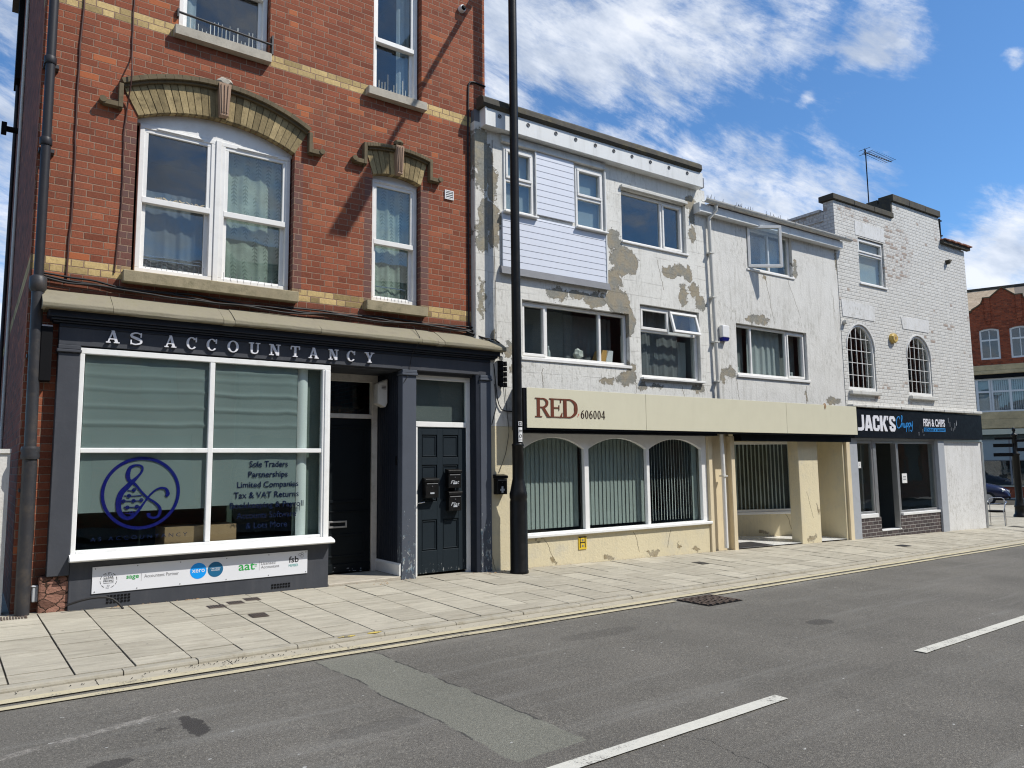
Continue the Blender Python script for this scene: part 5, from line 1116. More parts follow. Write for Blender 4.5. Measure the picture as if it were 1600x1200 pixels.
MB().box(1.765, 1.915, -.012, 0, .225, .41).build('plate', m_yellow, hy, FB)
g = MB().box(1.785, 1.800, -.014, -.012, .25, .395).box(1.88, 1.895, -.014, -.012, .25, .395).box(1.80, 1.88, -.014, -.012, .318, .332).box(1.765, 1.915, -.0135, -.012, .395, .41); g.build('lettering', m_blkprint, hy, FB)
g = MB().box(1.825, 1.855, -.0145, -.012, .345, .375).box(1.825, 1.855, -.0145, -.012, .26, .29); g.build('number', m_greyt, hy, FB)
postbox(.275, .44, 1.085, 1.36, 0, .10, 'black post box with painted cross on the cream wall by the lamp post', M=FB, cross=True)
# ------------------------------------------------------------------ lower white building
bC = thing('lower_building', 'lower cracked white rendered building with plastic gutter, mid terrace', 'building', FB, (7, 0, 0))
MB().prism(rect(4.862, 8.93, 2.03, 5.98), .01, .22, [rect(5.99, 7.38, 5.09, 5.93), rect(5.58, 7.71, 3.06, 4.02)]).build('wall', m_rend_c, bC, FB)
MB().box(4.87, 8.92, 6.6, 6.8, -.3, 6.0).box(8.72, 8.92, .22, 6.6, 2.0, 6.0).build('rear_wall', m_rend_c, bC, FB)
MB().loft([[(4.87, y, z) for y, z in ((-.1, 6.02), (-.1, 6.10), (7, 6.5), (7, 6.4))], [(8.9, y, z) for y, z in ((-.1, 6.02), (-.1, 6.10), (7, 6.5), (7, 6.4))]], smooth=False).build('roof', m_slates, bC, FB)
room(bC, FB, 4.9, 8.7, .23, 3.0, 4.5, 5.97); room(bC, FB, 4.9, 8.7, .23, 3.0, 2.5, 4.45)
MB().box(4.56, 8.95, -.13, .01, 5.90, 6.05).box(4.555, 4.575, -.14, .01, 5.88, 6.06).build('eaves_board', m_fascia, bC, FB, bevel=.004)
gt = thing('gutter', 'grimy white half round gutter along the lower white building', 'gutter', FB, (6.8, -.18, 6.05))
g = MB(); pr = [(-.18 + .06 * math.cos(R(a)), 6.125 + .06 * math.sin(R(a))) for a in range(180, 361, 20)] + [(-.18 + .052 * math.cos(R(a)), 6.125 + .052 * math.sin(R(a))) for a in range(360, 179, -20)]
g.loft([[(4.64, y, z) for y, z in pr], [(9.16, y, z - .01) for y, z in pr]], smooth=False); g.build('channel', m_gutter, gt, FB)
for u in (5.4, 6.3, 7.2, 8.1, 8.9): MB().tube([(u, -.18 + .063 * math.cos(R(a)), 6.125 + .063 * math.sin(R(a))) for a in range(175, 366, 19)], .010, 6).build('bracket', m_gutter, gt, FB)
g = MB()
for i in range(40): u = random.choice([random.uniform(4.65, 5.2), random.uniform(5.5, 6.0), random.uniform(6.3, 7.6)]); g.tube([(u, -.17, 6.12), (u + random.uniform(-.03, .03), -.17 + random.uniform(-.03, .03), 6.17 + random.uniform(0, .06))], .004, 4)
g.build('moss_tufts', m_coping, gt, FB)
dpc = thing('rain_pipe', 'grimy white rain pipe between the two white buildings', 'downpipe', FB, (5.0, -.05, 0))
MB().tube([(4.96, -.17, 6.08), (4.96, -.17, 5.98), (4.88, -.06, 5.84), (4.88, -.06, 5.78)], .034, 10).build('swan_neck', m_gutter, dpc, FB)
MB().tube([(4.88, -.06, 5.80), (4.955, -.06, 2.57)], .034, 12).build('upper_pipe', m_gutter, dpc, FB)
MB().tube([(4.985, -.05, 1.97), (5.0, -.05, 1.3), (5.0, -.05, .02)], .036, 12).build('lower_pipe', m_upvc, dpc, FB)
for u, z in ((4.89, 5.2), (4.91, 4.4), (4.93, 3.6), (4.945, 2.9), (5.0, 1.25)): MB().box(u - .055, u + .055, -.10, .0, z - .012, z + .012).build('bracket', m_gutter, dpc, FB)
wf = window(bC, FB, 6.0, 7.37, 5.10, 5.92, .07, .05, .07, mull=[(6.72, 5.15, 5.87)], sill=(5.96, 7.42, 5.06, 5.10, .08), label='top floor window with its left casement swung open', gm=m_glass)
Mo = FB @ Matrix.Translation((6.02, .02, 5.52)) @ Matrix.Rotation(R(-32), 4, 'Z')
MB().ring(0, .66, -.40, .40, .05, -.03, .03).build('open_casement', m_upvc, wf, Mo, bevel=.004); MB().box(.05, .61, -.002, .002, -.35, .35).build('pane', m_glass_r, wf, Mo)
curtain(wf, FB, 6.76, 7.32, 5.13, 5.9, .3, m_curtw)
wf = window(bC, FB, 5.59, 7.70, 3.07, 4.01, .07, .045, .07, mull=[(6.06, 3.11, 3.97), (7.12, 3.11, 3.97)], sashes=[(7.14, 7.67, 3.10, 3.98)], sill=(5.55, 7.75, 3.02, 3.07, .09), label='wide three light window with pale curtain')
curtain(wf, FB, 6.1, 7.1, 3.1, 3.98, .22, m_curtw, amp=.03); MB().box(5.6, 6.1, .30, .31, 3.08, 4.0).build('added_side_sheet', m_dgrey, wf, FB); MB().box(7.1, 7.69, .30, .31, 3.08, 4.0).build('added_side_sheet', m_dgrey, wf, FB)  # grey side sheets added to lift the black side lights
for u, lab in ((5.78, 'pale jar standing left in the wide curtained window'), (7.4, 'small jug standing right in the wide curtained window')):
    t_ = MB().lathe((u, .2, 3.07), [(.05, 0), (.06, .06), (.04, .12), (.045, .16), (.0, .165)], 12).build('jar', m_curtw, None, FB); tag(t_, lab, 'jar')
al = thing('alarm_box', 'white and blue alarm box on the lower white building', 'alarm box', FB, (5.2, -.05, 3.6))
MB().box(5.10, 5.28, -.085, 0, 3.70, 3.92).build('case', m_whitepl, al, FB, bevel=.012, seg=2); MB().loft([[(5.10, y, 3.70) for y in (-.085, 0)] + [(5.28, y, 3.70) for y in (0, -.085)], [(5.12, y, 3.64) for y in (-.07, 0)] + [(5.26, y, 3.64) for y in (0, -.07)]], smooth=False).build('strobe_lens', m_text_blue, al, FB)
# recessed entrance of the lower shop
e1, e2 = Vector((5.30, 1.96)), Vector((8.72, .58)); dv = (e2 - e1); LL = dv.length; ang = math.atan2(dv.y, dv.x)
Me = FB @ Matrix.Translation((e1.x, e1.y, 0)) @ Matrix.Rotation(ang, 4, 'Z')
gx0 = 1.0; gx1 = LL - .62
MB().prism(rect(0, LL, -.2, 2.03), 0, .15, [rect(.9, LL - .60, .46, 1.90)]).build('lobby_wall', m_cream, bC, Me)
lw = MB().ring(.9, LL - .60, .46, 1.90, .06, .0, .07).box(.9, LL - .58, -.03, .02, .42, .47).build('lobby_window', m_wwood, bC, Me, bevel=.004)
MB().box(.94, LL - .64, .04, .044, .5, 1.86).build('pane', m_glass_s, lw, Me)
vblind(lw, Me, .98, LL - .72, .50, 1.86, .085, .088, .06, 35, m_blindbk, 'vertical_blind'); MB().box(.9, LL - .6, .16, .17, .46, 1.9).build('dark_backing', m_int, lw, Me)
MB().box(.0, LL, .16, 1.4, -.2, -.15).box(0, LL, 1.35, 1.4, -.15, 2.0).box(.0, .05, .16, 1.4, -.15, 2).box(LL - .05, LL, .16, 1.4, -.15, 2).box(.0, LL, .16, 1.4, 2.0, 2.03).build('room', m_int, bC, Me)
MB().box(8.70, 8.90, .0, 1.2, -.2, 2.03).build('lobby_side_wall', m_cream, bC, FB); MB().box(5.20, 5.35, .25, 2.1, -.2, 2.03).build('lobby_side_wall', m_cream, bC, FB)
MB().box(5.3, 8.75, .02, 2.3, 2.0, 2.028).build('lobby_ceiling', m_cream, bC, FB)
MB().add([(5.35, -.01, -.015), (8.70, -.01, -.07), (8.70, 2.2, -.0), (5.35, 2.2, .06)], [(0, 1, 2, 3)]).build('lobby_floor', m_tile, bC, FB)
tag(MB().add([(5.37, .0, -.008), (6.35, .0, -.024), (6.35, .5, -.006), (5.37, .5, .010)], [(0, 1, 2, 3)]).add([(5.37, .0, -.012), (6.35, .0, -.028), (6.35, .0, -.024), (5.37, .0, -.008)], [(0, 1, 2, 3)]).build('floor_shade_patch', m_iron, None, FB), 'dark patch of painted shade just inside the recessed tiled entrance', 'mat')  # dark sheet with the entrance floor's shade put into its colour
MB().box(7.21, 7.83, -.01, .22, -.2, 1.90).build('free_pier', m_cream, bC, FB, bevel=.012, seg=2)
MB().box(8.76, 8.90, -.05, .0, -.25, 1.96).build('timber_post', m_pinkpost, bC, FB, bevel=.008)
# ------------------------------------------------------------------ painted brick building with the fish and chip shop
bD = thing('painted_brick_building', 'white painted brick building with stepped parapet and two arched windows', 'building', FB, (11.7, 0, 0))
a9 = [(9.09, 2.96), (10.14, 2.96)] + arc(9.615, 3.84, .525, 0, 180, 20, .54); a10 = [(11.45, 2.95), (12.52, 2.95)] + arc(11.985, 3.80, .535, 0, 180, 20, .54)
outl = [(8.94, 2.60), (14.60, 2.60), (14.57, 6.74), (13.42, 6.80), (13.36, 7.40), (11.25, 7.40), (11.25, 7.0), (8.90, 6.99)]
MB().prism(outl, 0, .24, [rect(9.75, 10.77, 5.30, 6.33), a9, a10]).build('wall', m_brick_w, bD, FB)
MB().prism([(y, z) for y, z in ((.24, 6.78), (7, 6.6), (7, -.4), (.24, -.4))], 0, .22).build('wall', m_brick_w, bD, FB @ Matrix.Translation((8.92, 0, 0)) @ Matrix.Rotation(R(90), 4, 'Z') @ Matrix.Translation((0, -.22, 0)))
MB().box(14.35, 14.57, .24, 7, -.4, 6.7).box(8.92, 14.57, 6.8, 7, -.4, 6.6).build('rear_wall', m_brick_w, bD, FB)
MB().box(8.95, 14.4, .3, 6.9, 6.55, 6.62).build('flat_roof', m_lead, bD, FB)
def cop(x0, x1, z0, z1, y0=-.05, y1=.30):
    g = MB(); n = max(int((x1 - x0) / .6), 1)
    for i in range(n): a, b = x0 + (x1 - x0) * i / n, x0 + (x1 - x0) * (i + 1) / n; g.box(a + .003, b - .003, y0, y1, z0, z1 + random.uniform(-.006, .006))
    return g.build('coping', m_coping, bD, FB, bevel=.008)
cop(8.83, 11.22, 7.0, 7.12); cop(11.22, 13.40, 7.41, 7.57)
MB().box(11.20, 11.26, .0, .55, 7.0, 7.42).box(11.20, 11.40, .31, .58, 7.42, 7.53).build('parapet_return', m_coping, bD, FB)
MB().box(8.90, 9.12, .245, 1.1, 6.6, 6.80).box(8.86, 9.14, .31, 1.1, 6.80, 6.86).build('side_parapet', m_brick_w, bD, FB)
g = MB()
for i in range(9): a = 13.38 + i * .155; g.box(a, a + .150, -.13, .5, 6.84 - .012 * (i % 2), 6.875 + random.uniform(-.006, .006))
g.build('tile_coping', m_redtile, bD, FB, bevel=.006)
MB().box(13.38, 14.72, -.09, .0, 6.755, 6.83).build('eaves_shadow_strip', m_coping, bD, FB)  # dark-coloured strip in place of the shade under the tile overhang
window(bD, FB, 9.76, 10.76, 5.31, 6.32, .04, .045, .07, trans=[(5.985, 9.8, 10.71)], sashes=[(9.79, 10.73, 6.01, 6.29)], sill=(9.72, 10.81, 5.27, 5.31, .07), back='blind', backm=m_frost, label='square top floor window with frosted panes', gm=m_glass)
MB().box(9.66, 10.82, -.006, .02, 6.36, 6.68).build('lintel_patch', m_panelw, bD, FB)
def leaded(xc, zs, rx, rz_, z0, lab):
    out = [(xc - rx, z0), (xc + rx, z0)] + arc(xc, zs, rx, 0, 180, 24, rz_); ri, rzi = rx - .05, rz_ - .05
    inn = [(xc - ri, z0 + .06), (xc + ri, z0 + .06)] + arc(xc, zs, ri, 0, 180, 24, rzi)
    f = MB().prism(out, .02, .09, [inn]).build('window', m_upvc, bD, FB, bevel=.004); f['label'] = lab
    MB().box(xc - ri, xc + ri, .06, .064, z0 + .04, zs + rz_ - .02).build('pane', m_glass, f, FB)
    g = MB()
    for i in range(1, 5):
        x = xc - ri + 2 * ri * i / 5; zt = zs + rzi * math.sqrt(max(0, 1 - ((x - xc) / ri) ** 2)); g.box(x - .006, x + .006, .045, .055, z0 + .06, zt)
    for i in range(1, 5):
        z = z0 + .06 + .262 * i; hw = ri if z < zs else ri * math.sqrt(max(0, 1 - ((z - zs) / rzi) ** 2)); g.box(xc - hw, xc + hw, .042, .052, z - .0055, z + .0055)
    g.build('glazing_bars', m_upvc, f, FB)
    MB().prism([(xc - rx - .03, z0 - .10), (xc + rx + .05, z0 - .10), (xc + rx + .05, z0 - .02), (xc - rx - .03, z0 - .02)], -.08, .02).build('sill', m_gutter, f, FB, bevel=.01)
    ow = [(p[0], p[1]) for p in arc(xc, zs, rx + .03, 0, 180, 24, rz_ + .03)] + [(p[0], p[1]) for p in arc(xc, zs, rx, 180, 0, 24, rz_)]
    MB().prism(ow, -.012, .01).build('arch_bead', m_panelw, f, FB)
leaded(9.615, 3.84, .52, .535, 2.96, 'left arched leaded window'); leaded(11.985, 3.80, .53, .535, 2.95, 'right arched leaded window')
MB().prism([(9.0, 4.5), (10.2, 4.5), (10.25, 4.83), (8.97, 4.86)], -.010, .01).build('plaster_patch', m_panelw, bD, FB); MB().prism([(11.35, 4.45), (12.5, 4.45), (12.55, 4.75), (11.3, 4.72)], -.010, .01).build('plaster_patch', m_panelw, bD, FB)
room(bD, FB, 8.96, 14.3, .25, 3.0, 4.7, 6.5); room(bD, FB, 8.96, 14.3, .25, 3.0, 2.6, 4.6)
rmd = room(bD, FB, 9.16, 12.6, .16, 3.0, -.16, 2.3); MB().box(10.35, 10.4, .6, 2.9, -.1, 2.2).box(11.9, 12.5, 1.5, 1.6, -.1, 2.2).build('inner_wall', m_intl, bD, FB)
bell = thing('bell_box', 'round yellowed bell box between the two arched windows', 'alarm box', FB, (10.87, -.05, 4.1))
MB().loft([[(10.87 + rx * math.cos(2 * math.pi * k / 8 + .39), y, 4.18 + .115 * (rx / .13) * math.sin(2 * math.pi * k / 8 + .39)) for k in range(8)] for rx, y in ((.13, 0), (.13, -.06), (.10, -.09))], smooth=False).build('case', m_yelpl, bell, FB, bevel=.006)
MB().prism(arc(10.87, 4.18, .035, 0, 360, 12)[:-1], -.094, -.088).build('badge', m_wood, bell, FB)
tag(MB().loft([[(9.03 + .05 * math.cos(2 * math.pi * k / 12), y, 4.37 + .05 * math.sin(2 * math.pi * k / 12)) for k in range(12)] for y in (0, -.06, -.08)]).build('round_vent', m_gutter, None, FB), 'small round cap on the wall at the left arched window', 'vent')
tag(MB().prism([(13.56, 6.36), (13.72, 6.38), (13.60, 6.26)], -.1, .0).build('corner_bracket', m_coping, None, FB), 'small dark triangular bracket high on the painted brick wall', 'bracket')
op = thing('vent_pipe', 'black metal pipe standing at the parapet step above clay tiles', 'pipe', FB, (13.5, .08, 6.85))
MB().tube([(13.52, .06, 6.85), (13.52, .06, 7.42)], .035, 10).build('pipe', m_blackmat, op, FB)
for z in (7.38, 7.0): MB().box(13.38, 13.62, .03, .09, z - .012, z + .012).build('bracket', m_blackmat, op, FB)
ar = thing('television_aerial', 'thin television aerial on a mast above the painted brick parapet', 'aerial', FB, (12.08, 1.0, 6.6))
MB().tube([(12.08, 1.0, 6.6), (12.08, 1.0, 9.22)], .014, 8).build('mast', m_blackmat, ar, FB)
MB().tube([(12.0, 1.0, 9.14), (13.25, .98, 9.16)], .012, 6).build('boom', m_iron, ar, FB)
g = MB()
for i in range(11): u = 12.15 + i * .105; g.tube([(u, .84, 9.17), (u, 1.14, 9.17)], .006, 5)
g.tube([(12.04, .85, 9.10), (12.04, 1.15, 9.10)], .006, 5).tube([(12.04, .85, 9.22), (12.04, 1.15, 9.22)], .006, 5).tube([(12.04, 1.0, 9.08), (12.04, 1.0, 9.24)], .008, 5); g.build('elements', m_iron, ar, FB)
# shop front
js = thing('fish_shop_sign', 'black fascia sign with white and blue fish and chip shop lettering', 'shop sign', FB, (11.8, -.1, 2.0))
MB().box(9.0, 14.57, -.10, .03, 1.955, 2.56).build('fascia', m_sblack, js, FB, bevel=.004)
for i in range(22):
    u = random.choice([random.uniform(10.2, 12.2), random.uniform(12.9, 13.3)]); z = random.uniform(1.97, 2.12) if u < 12.5 else random.uniform(2.1, 2.35); 
    if i < 14: MB().ribbon([(u, z), (u + random.uniform(0, .01), z + random.uniform(.04, .13))], [.006, .010], -.1025, -.100).build('bird_dropping', m_greybox, js, FB)
g = MB(); n = 12
for i in range(n): a = 8.96 + i * 5.6 / n; g.box(a, a + 5.6 / n - .003, -.14 + random.uniform(-.008, .008), .02, 2.585 + random.uniform(-.004, .004), 2.645 + random.uniform(-.006, .006))
g.build('cornice', m_gutter, bD, FB, bevel=.01)
def block(ch, x, w_, z, h, g, y0, y1):
    k = [0]; X = lambda a: x + a * w_; Z = lambda c: z + c * h
    def P(pts): k[0] += 1; g.prism([(X(a), Z(c)) for a, c in pts], y0 - .0004 * k[0], y1)
    T = .34
    if ch == 'J': P([(1 - T, .22), (1, .22), (1, 1), (1 - T, 1)]); P([(0, 0), (.55, 0), (.85, .05), (1, .22), (1 - T, .26), (.55, .20), (0, .20)])
    if ch == 'A': P([(0, 0), (.31, 0), (.60, 1), (.28, 1)]); P([(.69, 0), (1, 0), (.72, 1), (.40, 1)]); P([(.2, .16), (.8, .16), (.8, .36), (.2, .36)])
    if ch == 'C': P([(0, .18), (T, .22), (T, .78), (0, .82)]); P([(0, .82), (.22, 1), (.78, 1), (1, .82), (1 - T, .80), (.5, .82), (T, .78)]); P([(0, .18), (T, .22), (.5, .18), (1 - T, .20), (1, .18), (.78, 0), (.22, 0)]); P([(1 - T, .64), (1, .64), (1, .83), (1 - T, .81)]); P([(1 - T, .19), (1, .17), (1, .38), (1 - T, .38)])
    if ch == 'K': P([(0, 0), (T, 0), (T, 1), (0, 1)]); P([(T * .9, .36), (.62, 1), (1, 1), (.58, .45)]); P([(T, .55), (.60, .62), (1.04, 0), (.66, 0)])
    if ch == "'": P([(.1, .72), (.6, .72), (1, 1), (.2, 1)])
    if ch == 'S': P([(0, .62), (T, .66), (T, .80), (.2, 1), (0, .82)]); P([(.2, 1), (.8, 1), (1, .82), (1, .68), (1 - T, .68), (1 - T, .80), (T, .80)]); P([(0, .64), (T, .66), (1, .36), (1, .20), (1 - T, .28), (.1, .48)]); P([(1 - T, .32), (1, .38), (1, .18), (.8, 0), (1 - T, .2)]); P([(0, .18), (.2, 0), (.82, 0), (1 - T + .04, .2), (T, .2)]); P([(0, .17), (T, .19), (T, .34), (0, .34)])
for ch, x_, w_ in (('J', 9.13, .235), ('A', 9.385, .29), ('C', 9.695, .25), ('K', 9.97, .275), ("'", 10.235, .07), ('S', 10.33, .245)):
    g = MB(); block(ch, x_, w_, 2.10, .33, g, -.112, -.10); g.build('letter', m_text_w, js, FB)
text('FISH & CHIPS', 11.77, 12.74, 2.235, 2.41, -.104, .004, m_text_w, js, FB, bold=.025)
MB().box(11.78, 12.74, -.103, -.100, 2.125, 2.205).build('blue_bar', m_skyblue, js, FB)
text('RESTAURANT & TAKEAWAY', 11.80, 12.72, 2.135, 2.195, -.1055, .002, m_sblack, js, FB, bold=.01)
g = MB()
def S(pts, w=.016, k=0): g.ribbon([(10.62 + a * .66, 2.17 + b * .28) for a, b in pts], w, -.1045 - .0004 * k, -.100, 6)
S([(.24, .72), (.20, .92), (.08, .80), (.02, .40), (.08, .06), (.22, .10), (.32, .40), (.40, .90), (.36, 1.0), (.33, .80), (.34, .10)], .018)
S([(.34, .16), (.40, .42), (.45, .36), (.45, .12), (.50, .12), (.53, .42)], .016, 1); S([(.53, .42), (.52, .12), (.58, .16), (.63, .44), (.60, -.25)], .016, 2)
S([(.63, .38), (.70, .46), (.72, .25), (.64, .12)], .014, 3); S([(.72, .2), (.78, .44), (.76, -.22)], .016, 4); S([(.78, .38), (.85, .46), (.86, .25), (.79, .12)], .014, 5)
S([(.86, .2), (.91, .48), (.92, .24), (.98, .26), (1.02, .62), (.98, .0), (.92, -.2), (.86, -.1)], .016, 6)
g.build('script_lettering', m_skyblue, js, FB)
def zf(u): return .145 - .0165 * (5.62 + u)
MB().box(8.93, 9.21, -.02, .2, -.3, 1.955).build('pilaster', m_greypaint, bD, FB, bevel=.006)
MB().box(12.46, 12.75, -.045, .2, -.3, 1.955).build('pilaster', m_greypaint, bD, FB, bevel=.006)
MB().box(9.21, 12.46, .02, .2, 1.90, 1.955).build('head_beam', m_greypaint, bD, FB)
g = MB().box(9.21, 9.98, .0, .14, -.3, .30); g.box(10.76, 12.46, .0, .14, -.3, .29); g.box(9.98, 10.76, .0, .14, -.3, -.0); g.build('brick_plinth', m_brick_blue, bD, FB)
g = MB().box(9.21, 9.87, -.015, .12, .30, .38).box(10.84, 12.46, -.015, .12, .29, .345).box(9.98, 10.76, -.01, .14, -.0, .03); g.build('sill', m_whitepl, bD, FB, bevel=.005)
g = MB().ring(9.215, 9.865, .38, 1.895, .05, .04, .10); g.box(9.87, 9.99, .03, .11, .03, 1.895); g.box(10.70, 10.83, .03, .11, .03, 1.895); g.box(9.99, 10.70, .035, .105, 1.85, 1.895); g.ring(10.835, 12.455, .345, 1.895, .05, .04, .10)
sD = g.build('shop_window', m_alu, bD, FB, bevel=.003)
MB().box(9.26, 9.82, .07, .074, .42, 1.85).build('pane', m_glass_s, sD, FB); MB().box(10.88, 12.41, .07, .074, .39, 1.85).build('pane', m_glass_s, sD, FB)
MB().box(10.675, 10.695, .01, .03, 1.0, 1.12).build('lock_plate', m_alu, sD, FB)
MB().box(10.68, 10.705, -.02, .05, .03, 1.84).build('door_edge', m_alu, sD, FB)
for lab, a, b, c, e in (('white notice taped inside the large fish shop window', 11.02, 11.22, .98, 1.19), ('small white sticker in the narrow fish shop window', 9.34, 9.44, 1.33, 1.46)):
    nt = thing('paper_notice', lab, 'notice', FB, ((a + b) / 2, .06, c)); MB().box(a, b, .060, .064, c, e).build('sheet', m_whitepl, nt, FB)
    g = MB()
    for i in range(2): g.box(a + .04, b - .04, .0585, .060, c + (e - c) * (.35 + .25 * i), c + (e - c) * (.45 + .25 * i))
    g.build('print', m_greyt, nt, FB)
tag(MB().loft([[(x, y, z) for x, y in ((10.38, .5), (10.62, .5), (10.62, .8), (10.38, .8))] for z in (-.12, .38)], smooth=False).box(10.37, 10.63, .49, .81, .38, .41).build('bin', m_blackmat, None, FB), 'black bin just inside the open fish shop doorway', 'bin')
MB().box(12.75, 14.62, -.012, .2, -.35, 1.90).build('side_panel', m_panelw, bD, FB)
MB().box(12.75, 14.66, -.03, .0, 1.90, 1.955).box(14.62, 14.68, -.04, .2, -.35, 1.90).build('edge_trim', m_alu, bD, FB, bevel=.003)
# ------------------------------------------------------------------ far red brick building across the square
bE = thing('gabled_brick_building', 'orange red brick building with shaped gable far across the side road', 'building', FE, (1, 0, -.6))
gab = [(-6, 6.62), (12, 6.62), (12, 9.66), (2.16, 9.66), (2.10, 9.78), (1.85, 9.92), (1.66, 10.05), (1.57, 10.24), (1.56, 10.38), (1.22, 10.38), (1.10, 10.48), (.63, 10.89), (.14, 10.46), (.05, 10.38), (-.29, 10.38), (-.31, 10.24), (-.40, 10.05), (-.58, 9.92), (-.82, 9.78), (-.88, 9.66), (-6, 9.66)]
def arched_(x0, x1, z0, zs, r): return [(x0, z0), (x1, z0)] + seg_arch(x0, x1, zs, r)[::-1]
wl_ = [(-.57, .36), (.84, 1.77), (3.4, 4.33), (4.8, 5.73), (7.4, 8.3), (-3.0, -2.1)]
MB().prism(gab, 0, .3, [arched_(a, b, 6.94, 8.57, .10) for a, b in wl_]).build('wall', m_brick_e, bE, FE)
cp = gab[3:-1]; cp2 = [(x + (x - .63) * .02, z + .06) for x, z in cp]
g = MB()
for i in range(len(cp) - 1): g.prism([cp[i], cp[i + 1], cp2[i + 1], cp2[i]] if 1 else 0, -.08, .3)
g.box(2.16, 12, -.08, .3, 9.66, 9.76); g.box(-6, -.88, -.08, .3, 9.66, 9.76); g.build('coping', m_hood, bE, FE)
for a, b in ((-.22, .03), (1.23, 1.48)): MB().box(a, b, -.07, 0, 9.08, 10.38).box(a - .03, b + .03, -.10, 0, 9.62, 9.72).box(a + .05, b - .05, -.05, 0, 8.9, 9.08).build('gable_pier', m_brick_e, bE, FE)
g = MB()
for a, b in ((-6, -.66), (.45, .75), (1.86, 12)): g.box(a, b, -.03, 0, 8.20, 8.27)
for a, b in ((-6, -.62), (.42, .80), (1.84, 12)): g.box(a, b, -.05, 0, 6.62, 6.85)
g.build('string_band', m_brick_e, bE, FE)
for a, b in wl_:
    P = seg_arch(a - .07, b + .07, 8.60, .12); MB().prism(P + [(p[0], p[1] - .05) for p in P[::-1]], -.04, 0).build('window_arch', m_brick_e, bE, FE)
    f = MB().prism(arched_(a, b, 6.94, 8.57, .10), .04, .12, [rect(a + .09, b - .09, 7.04, 7.97), arched_(a + .09, b - .09, 8.06, 8.50, .07)]).box((a + b) / 2 - .02, (a + b) / 2 + .02, .045, .11, 7.04, 7.97).box((a + b) / 2 - .02, (a + b) / 2 + .02, .045, .11, 8.06, 8.55).build('window', m_upvc, bE, FE)
    MB().box(a + .05, b - .05, .09, .1, 7.0, 8.6).build('pane', m_glass_r, f, FE)
MB().box(-6, 12, -.12, .3, 6.30, 6.62).box(-6, 12, -.22, .3, 6.10, 6.30).build('stone_cornice', m_tan, bE, FE, bevel=.03)
MB().box(-6, 12, -.15, .3, 5.88, 6.10).build('black_fascia', m_blackmat, bE, FE)
g = MB().box(-6, 12, .1, .3, 5.8, 5.88)
fr = MB().box(-3, 12, -.02, .06, 5.78, 5.88).box(-3, 12, -.04, .06, 4.03, 4.12)
for x in (-3, -2.2, -.88, -.27, -.20, .66, 1.55, 2.4, 3.3, 4.2, 5.1, 6, 7): fr.box(x - .06, x + .06, -.02, .06, 4.12, 5.78)
x_ = -.88
for a, b in ((-.845, -.305), (-.165, .625), (.695, 1.515), (1.585, 2.365), (2.435, 3.265), (3.335, 4.165)): fr.box(a + .025, b - .025, -.015, .055, 5.10, 5.20)
ff = fr.build('bay_window', m_upvc, bE, FE); MB().box(-3, 12, .03, .035, 4.1, 5.8).build('pane', m_glass_r, ff, FE)
vblind(ff, FE, -.12, 7, 4.15, 5.76, .15, .10, .10, 40, m_blindbk, 'vertical_blind'); MB().box(-.82, -.32, .12, .13, 4.12, 5.76).build('frosted_sheet', m_curtw, ff, FE)
room(bE, FE, -5.9, 11.9, .31, 4, 6.4, 9.5, m_int); room(bE, FE, -5.9, 11.9, .31, 4, 3.8, 5.9, m_int)
MB().box(-6, 12, -.1, .3, 3.62, 4.03).box(-6, 12, -.16, .3, 3.12, 3.62).build('stone_band', m_tan, bE, FE, bevel=.02)
MB().box(-6, 12, -.25, .3, 2.79, 3.08).build('cream_fascia', m_creamsign, bE, FE)
MB().box(-6, 12, -.12, .3, 2.55, 2.79).box(-6, 12, -.06, .3, .0, .08).build('shop_rail', m_darkshop, bE, FE)
MB().box(-6, 12, -.02, .05, 1.40, 2.55).build('grey_panel', m_frost, bE, FE)
g = MB().box(-6, 12, .0, .04, 1.36, 1.42)
for x in (-2.3, -.95, .40, 1.5, 2.6, 3.7, 4.9): g.box(x - .04, x + .04, -.03, .04, .08, 2.55)
g.build('shop_mullion', m_greyt, bE, FE)
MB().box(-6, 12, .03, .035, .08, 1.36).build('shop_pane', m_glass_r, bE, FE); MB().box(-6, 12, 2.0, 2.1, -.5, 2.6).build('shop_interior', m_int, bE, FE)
MB().box(-6, 12, -.03, .3, -1.2, -.02).build('brick_base', m_brick_e, bE, FE)
MB().box(-6, 12, -.08, .3, -.03, .03).build('sill_band', m_creamsign, bE, FE)
pr = [(.15, 9.6), (3.0, 11.45), (3.15, 11.45), (6, 9.6)]
MB().loft([[(-6, y, z) for y, z in pr], [12 and (1.25, y, z) for y, z in pr]], smooth=False).build('roof', m_brick_pale, bE, FE)
MB().loft([[(1.25, y, z) for y, z in pr], [(12, y, z) for y, z in pr]], smooth=False).build('roof', m_slates, bE, FE)
MB().box(-6, 12, 2.9, 3.25, 11.43, 11.55).build('ridge', m_coping, bE, FE)
MB().box(-6, 12, 5.8, 6.0, -1.2, 9.6).box(-6, -5.8, .3, 5.8, -1.2, 9.6).box(11.8, 12, .3, 5.8, -1.2, 9.6).build('rear_wall', m_brick_e, bE, FE)
MB().box(-5.8, 11.8, .3, 5.8, 9.3, 9.55).build('attic_floor', m_int, bE, FE)
# low white wall closing the alley on the left
gw = tag(MB().box(-8, .318, .0, .2, -.2, 1.66).box(-8, .322, -.02, .22, 1.66, 1.70).build('garden_wall', m_rend_c, None, FA), 'plain white wall closing the alley left of the red brick building', 'wall')
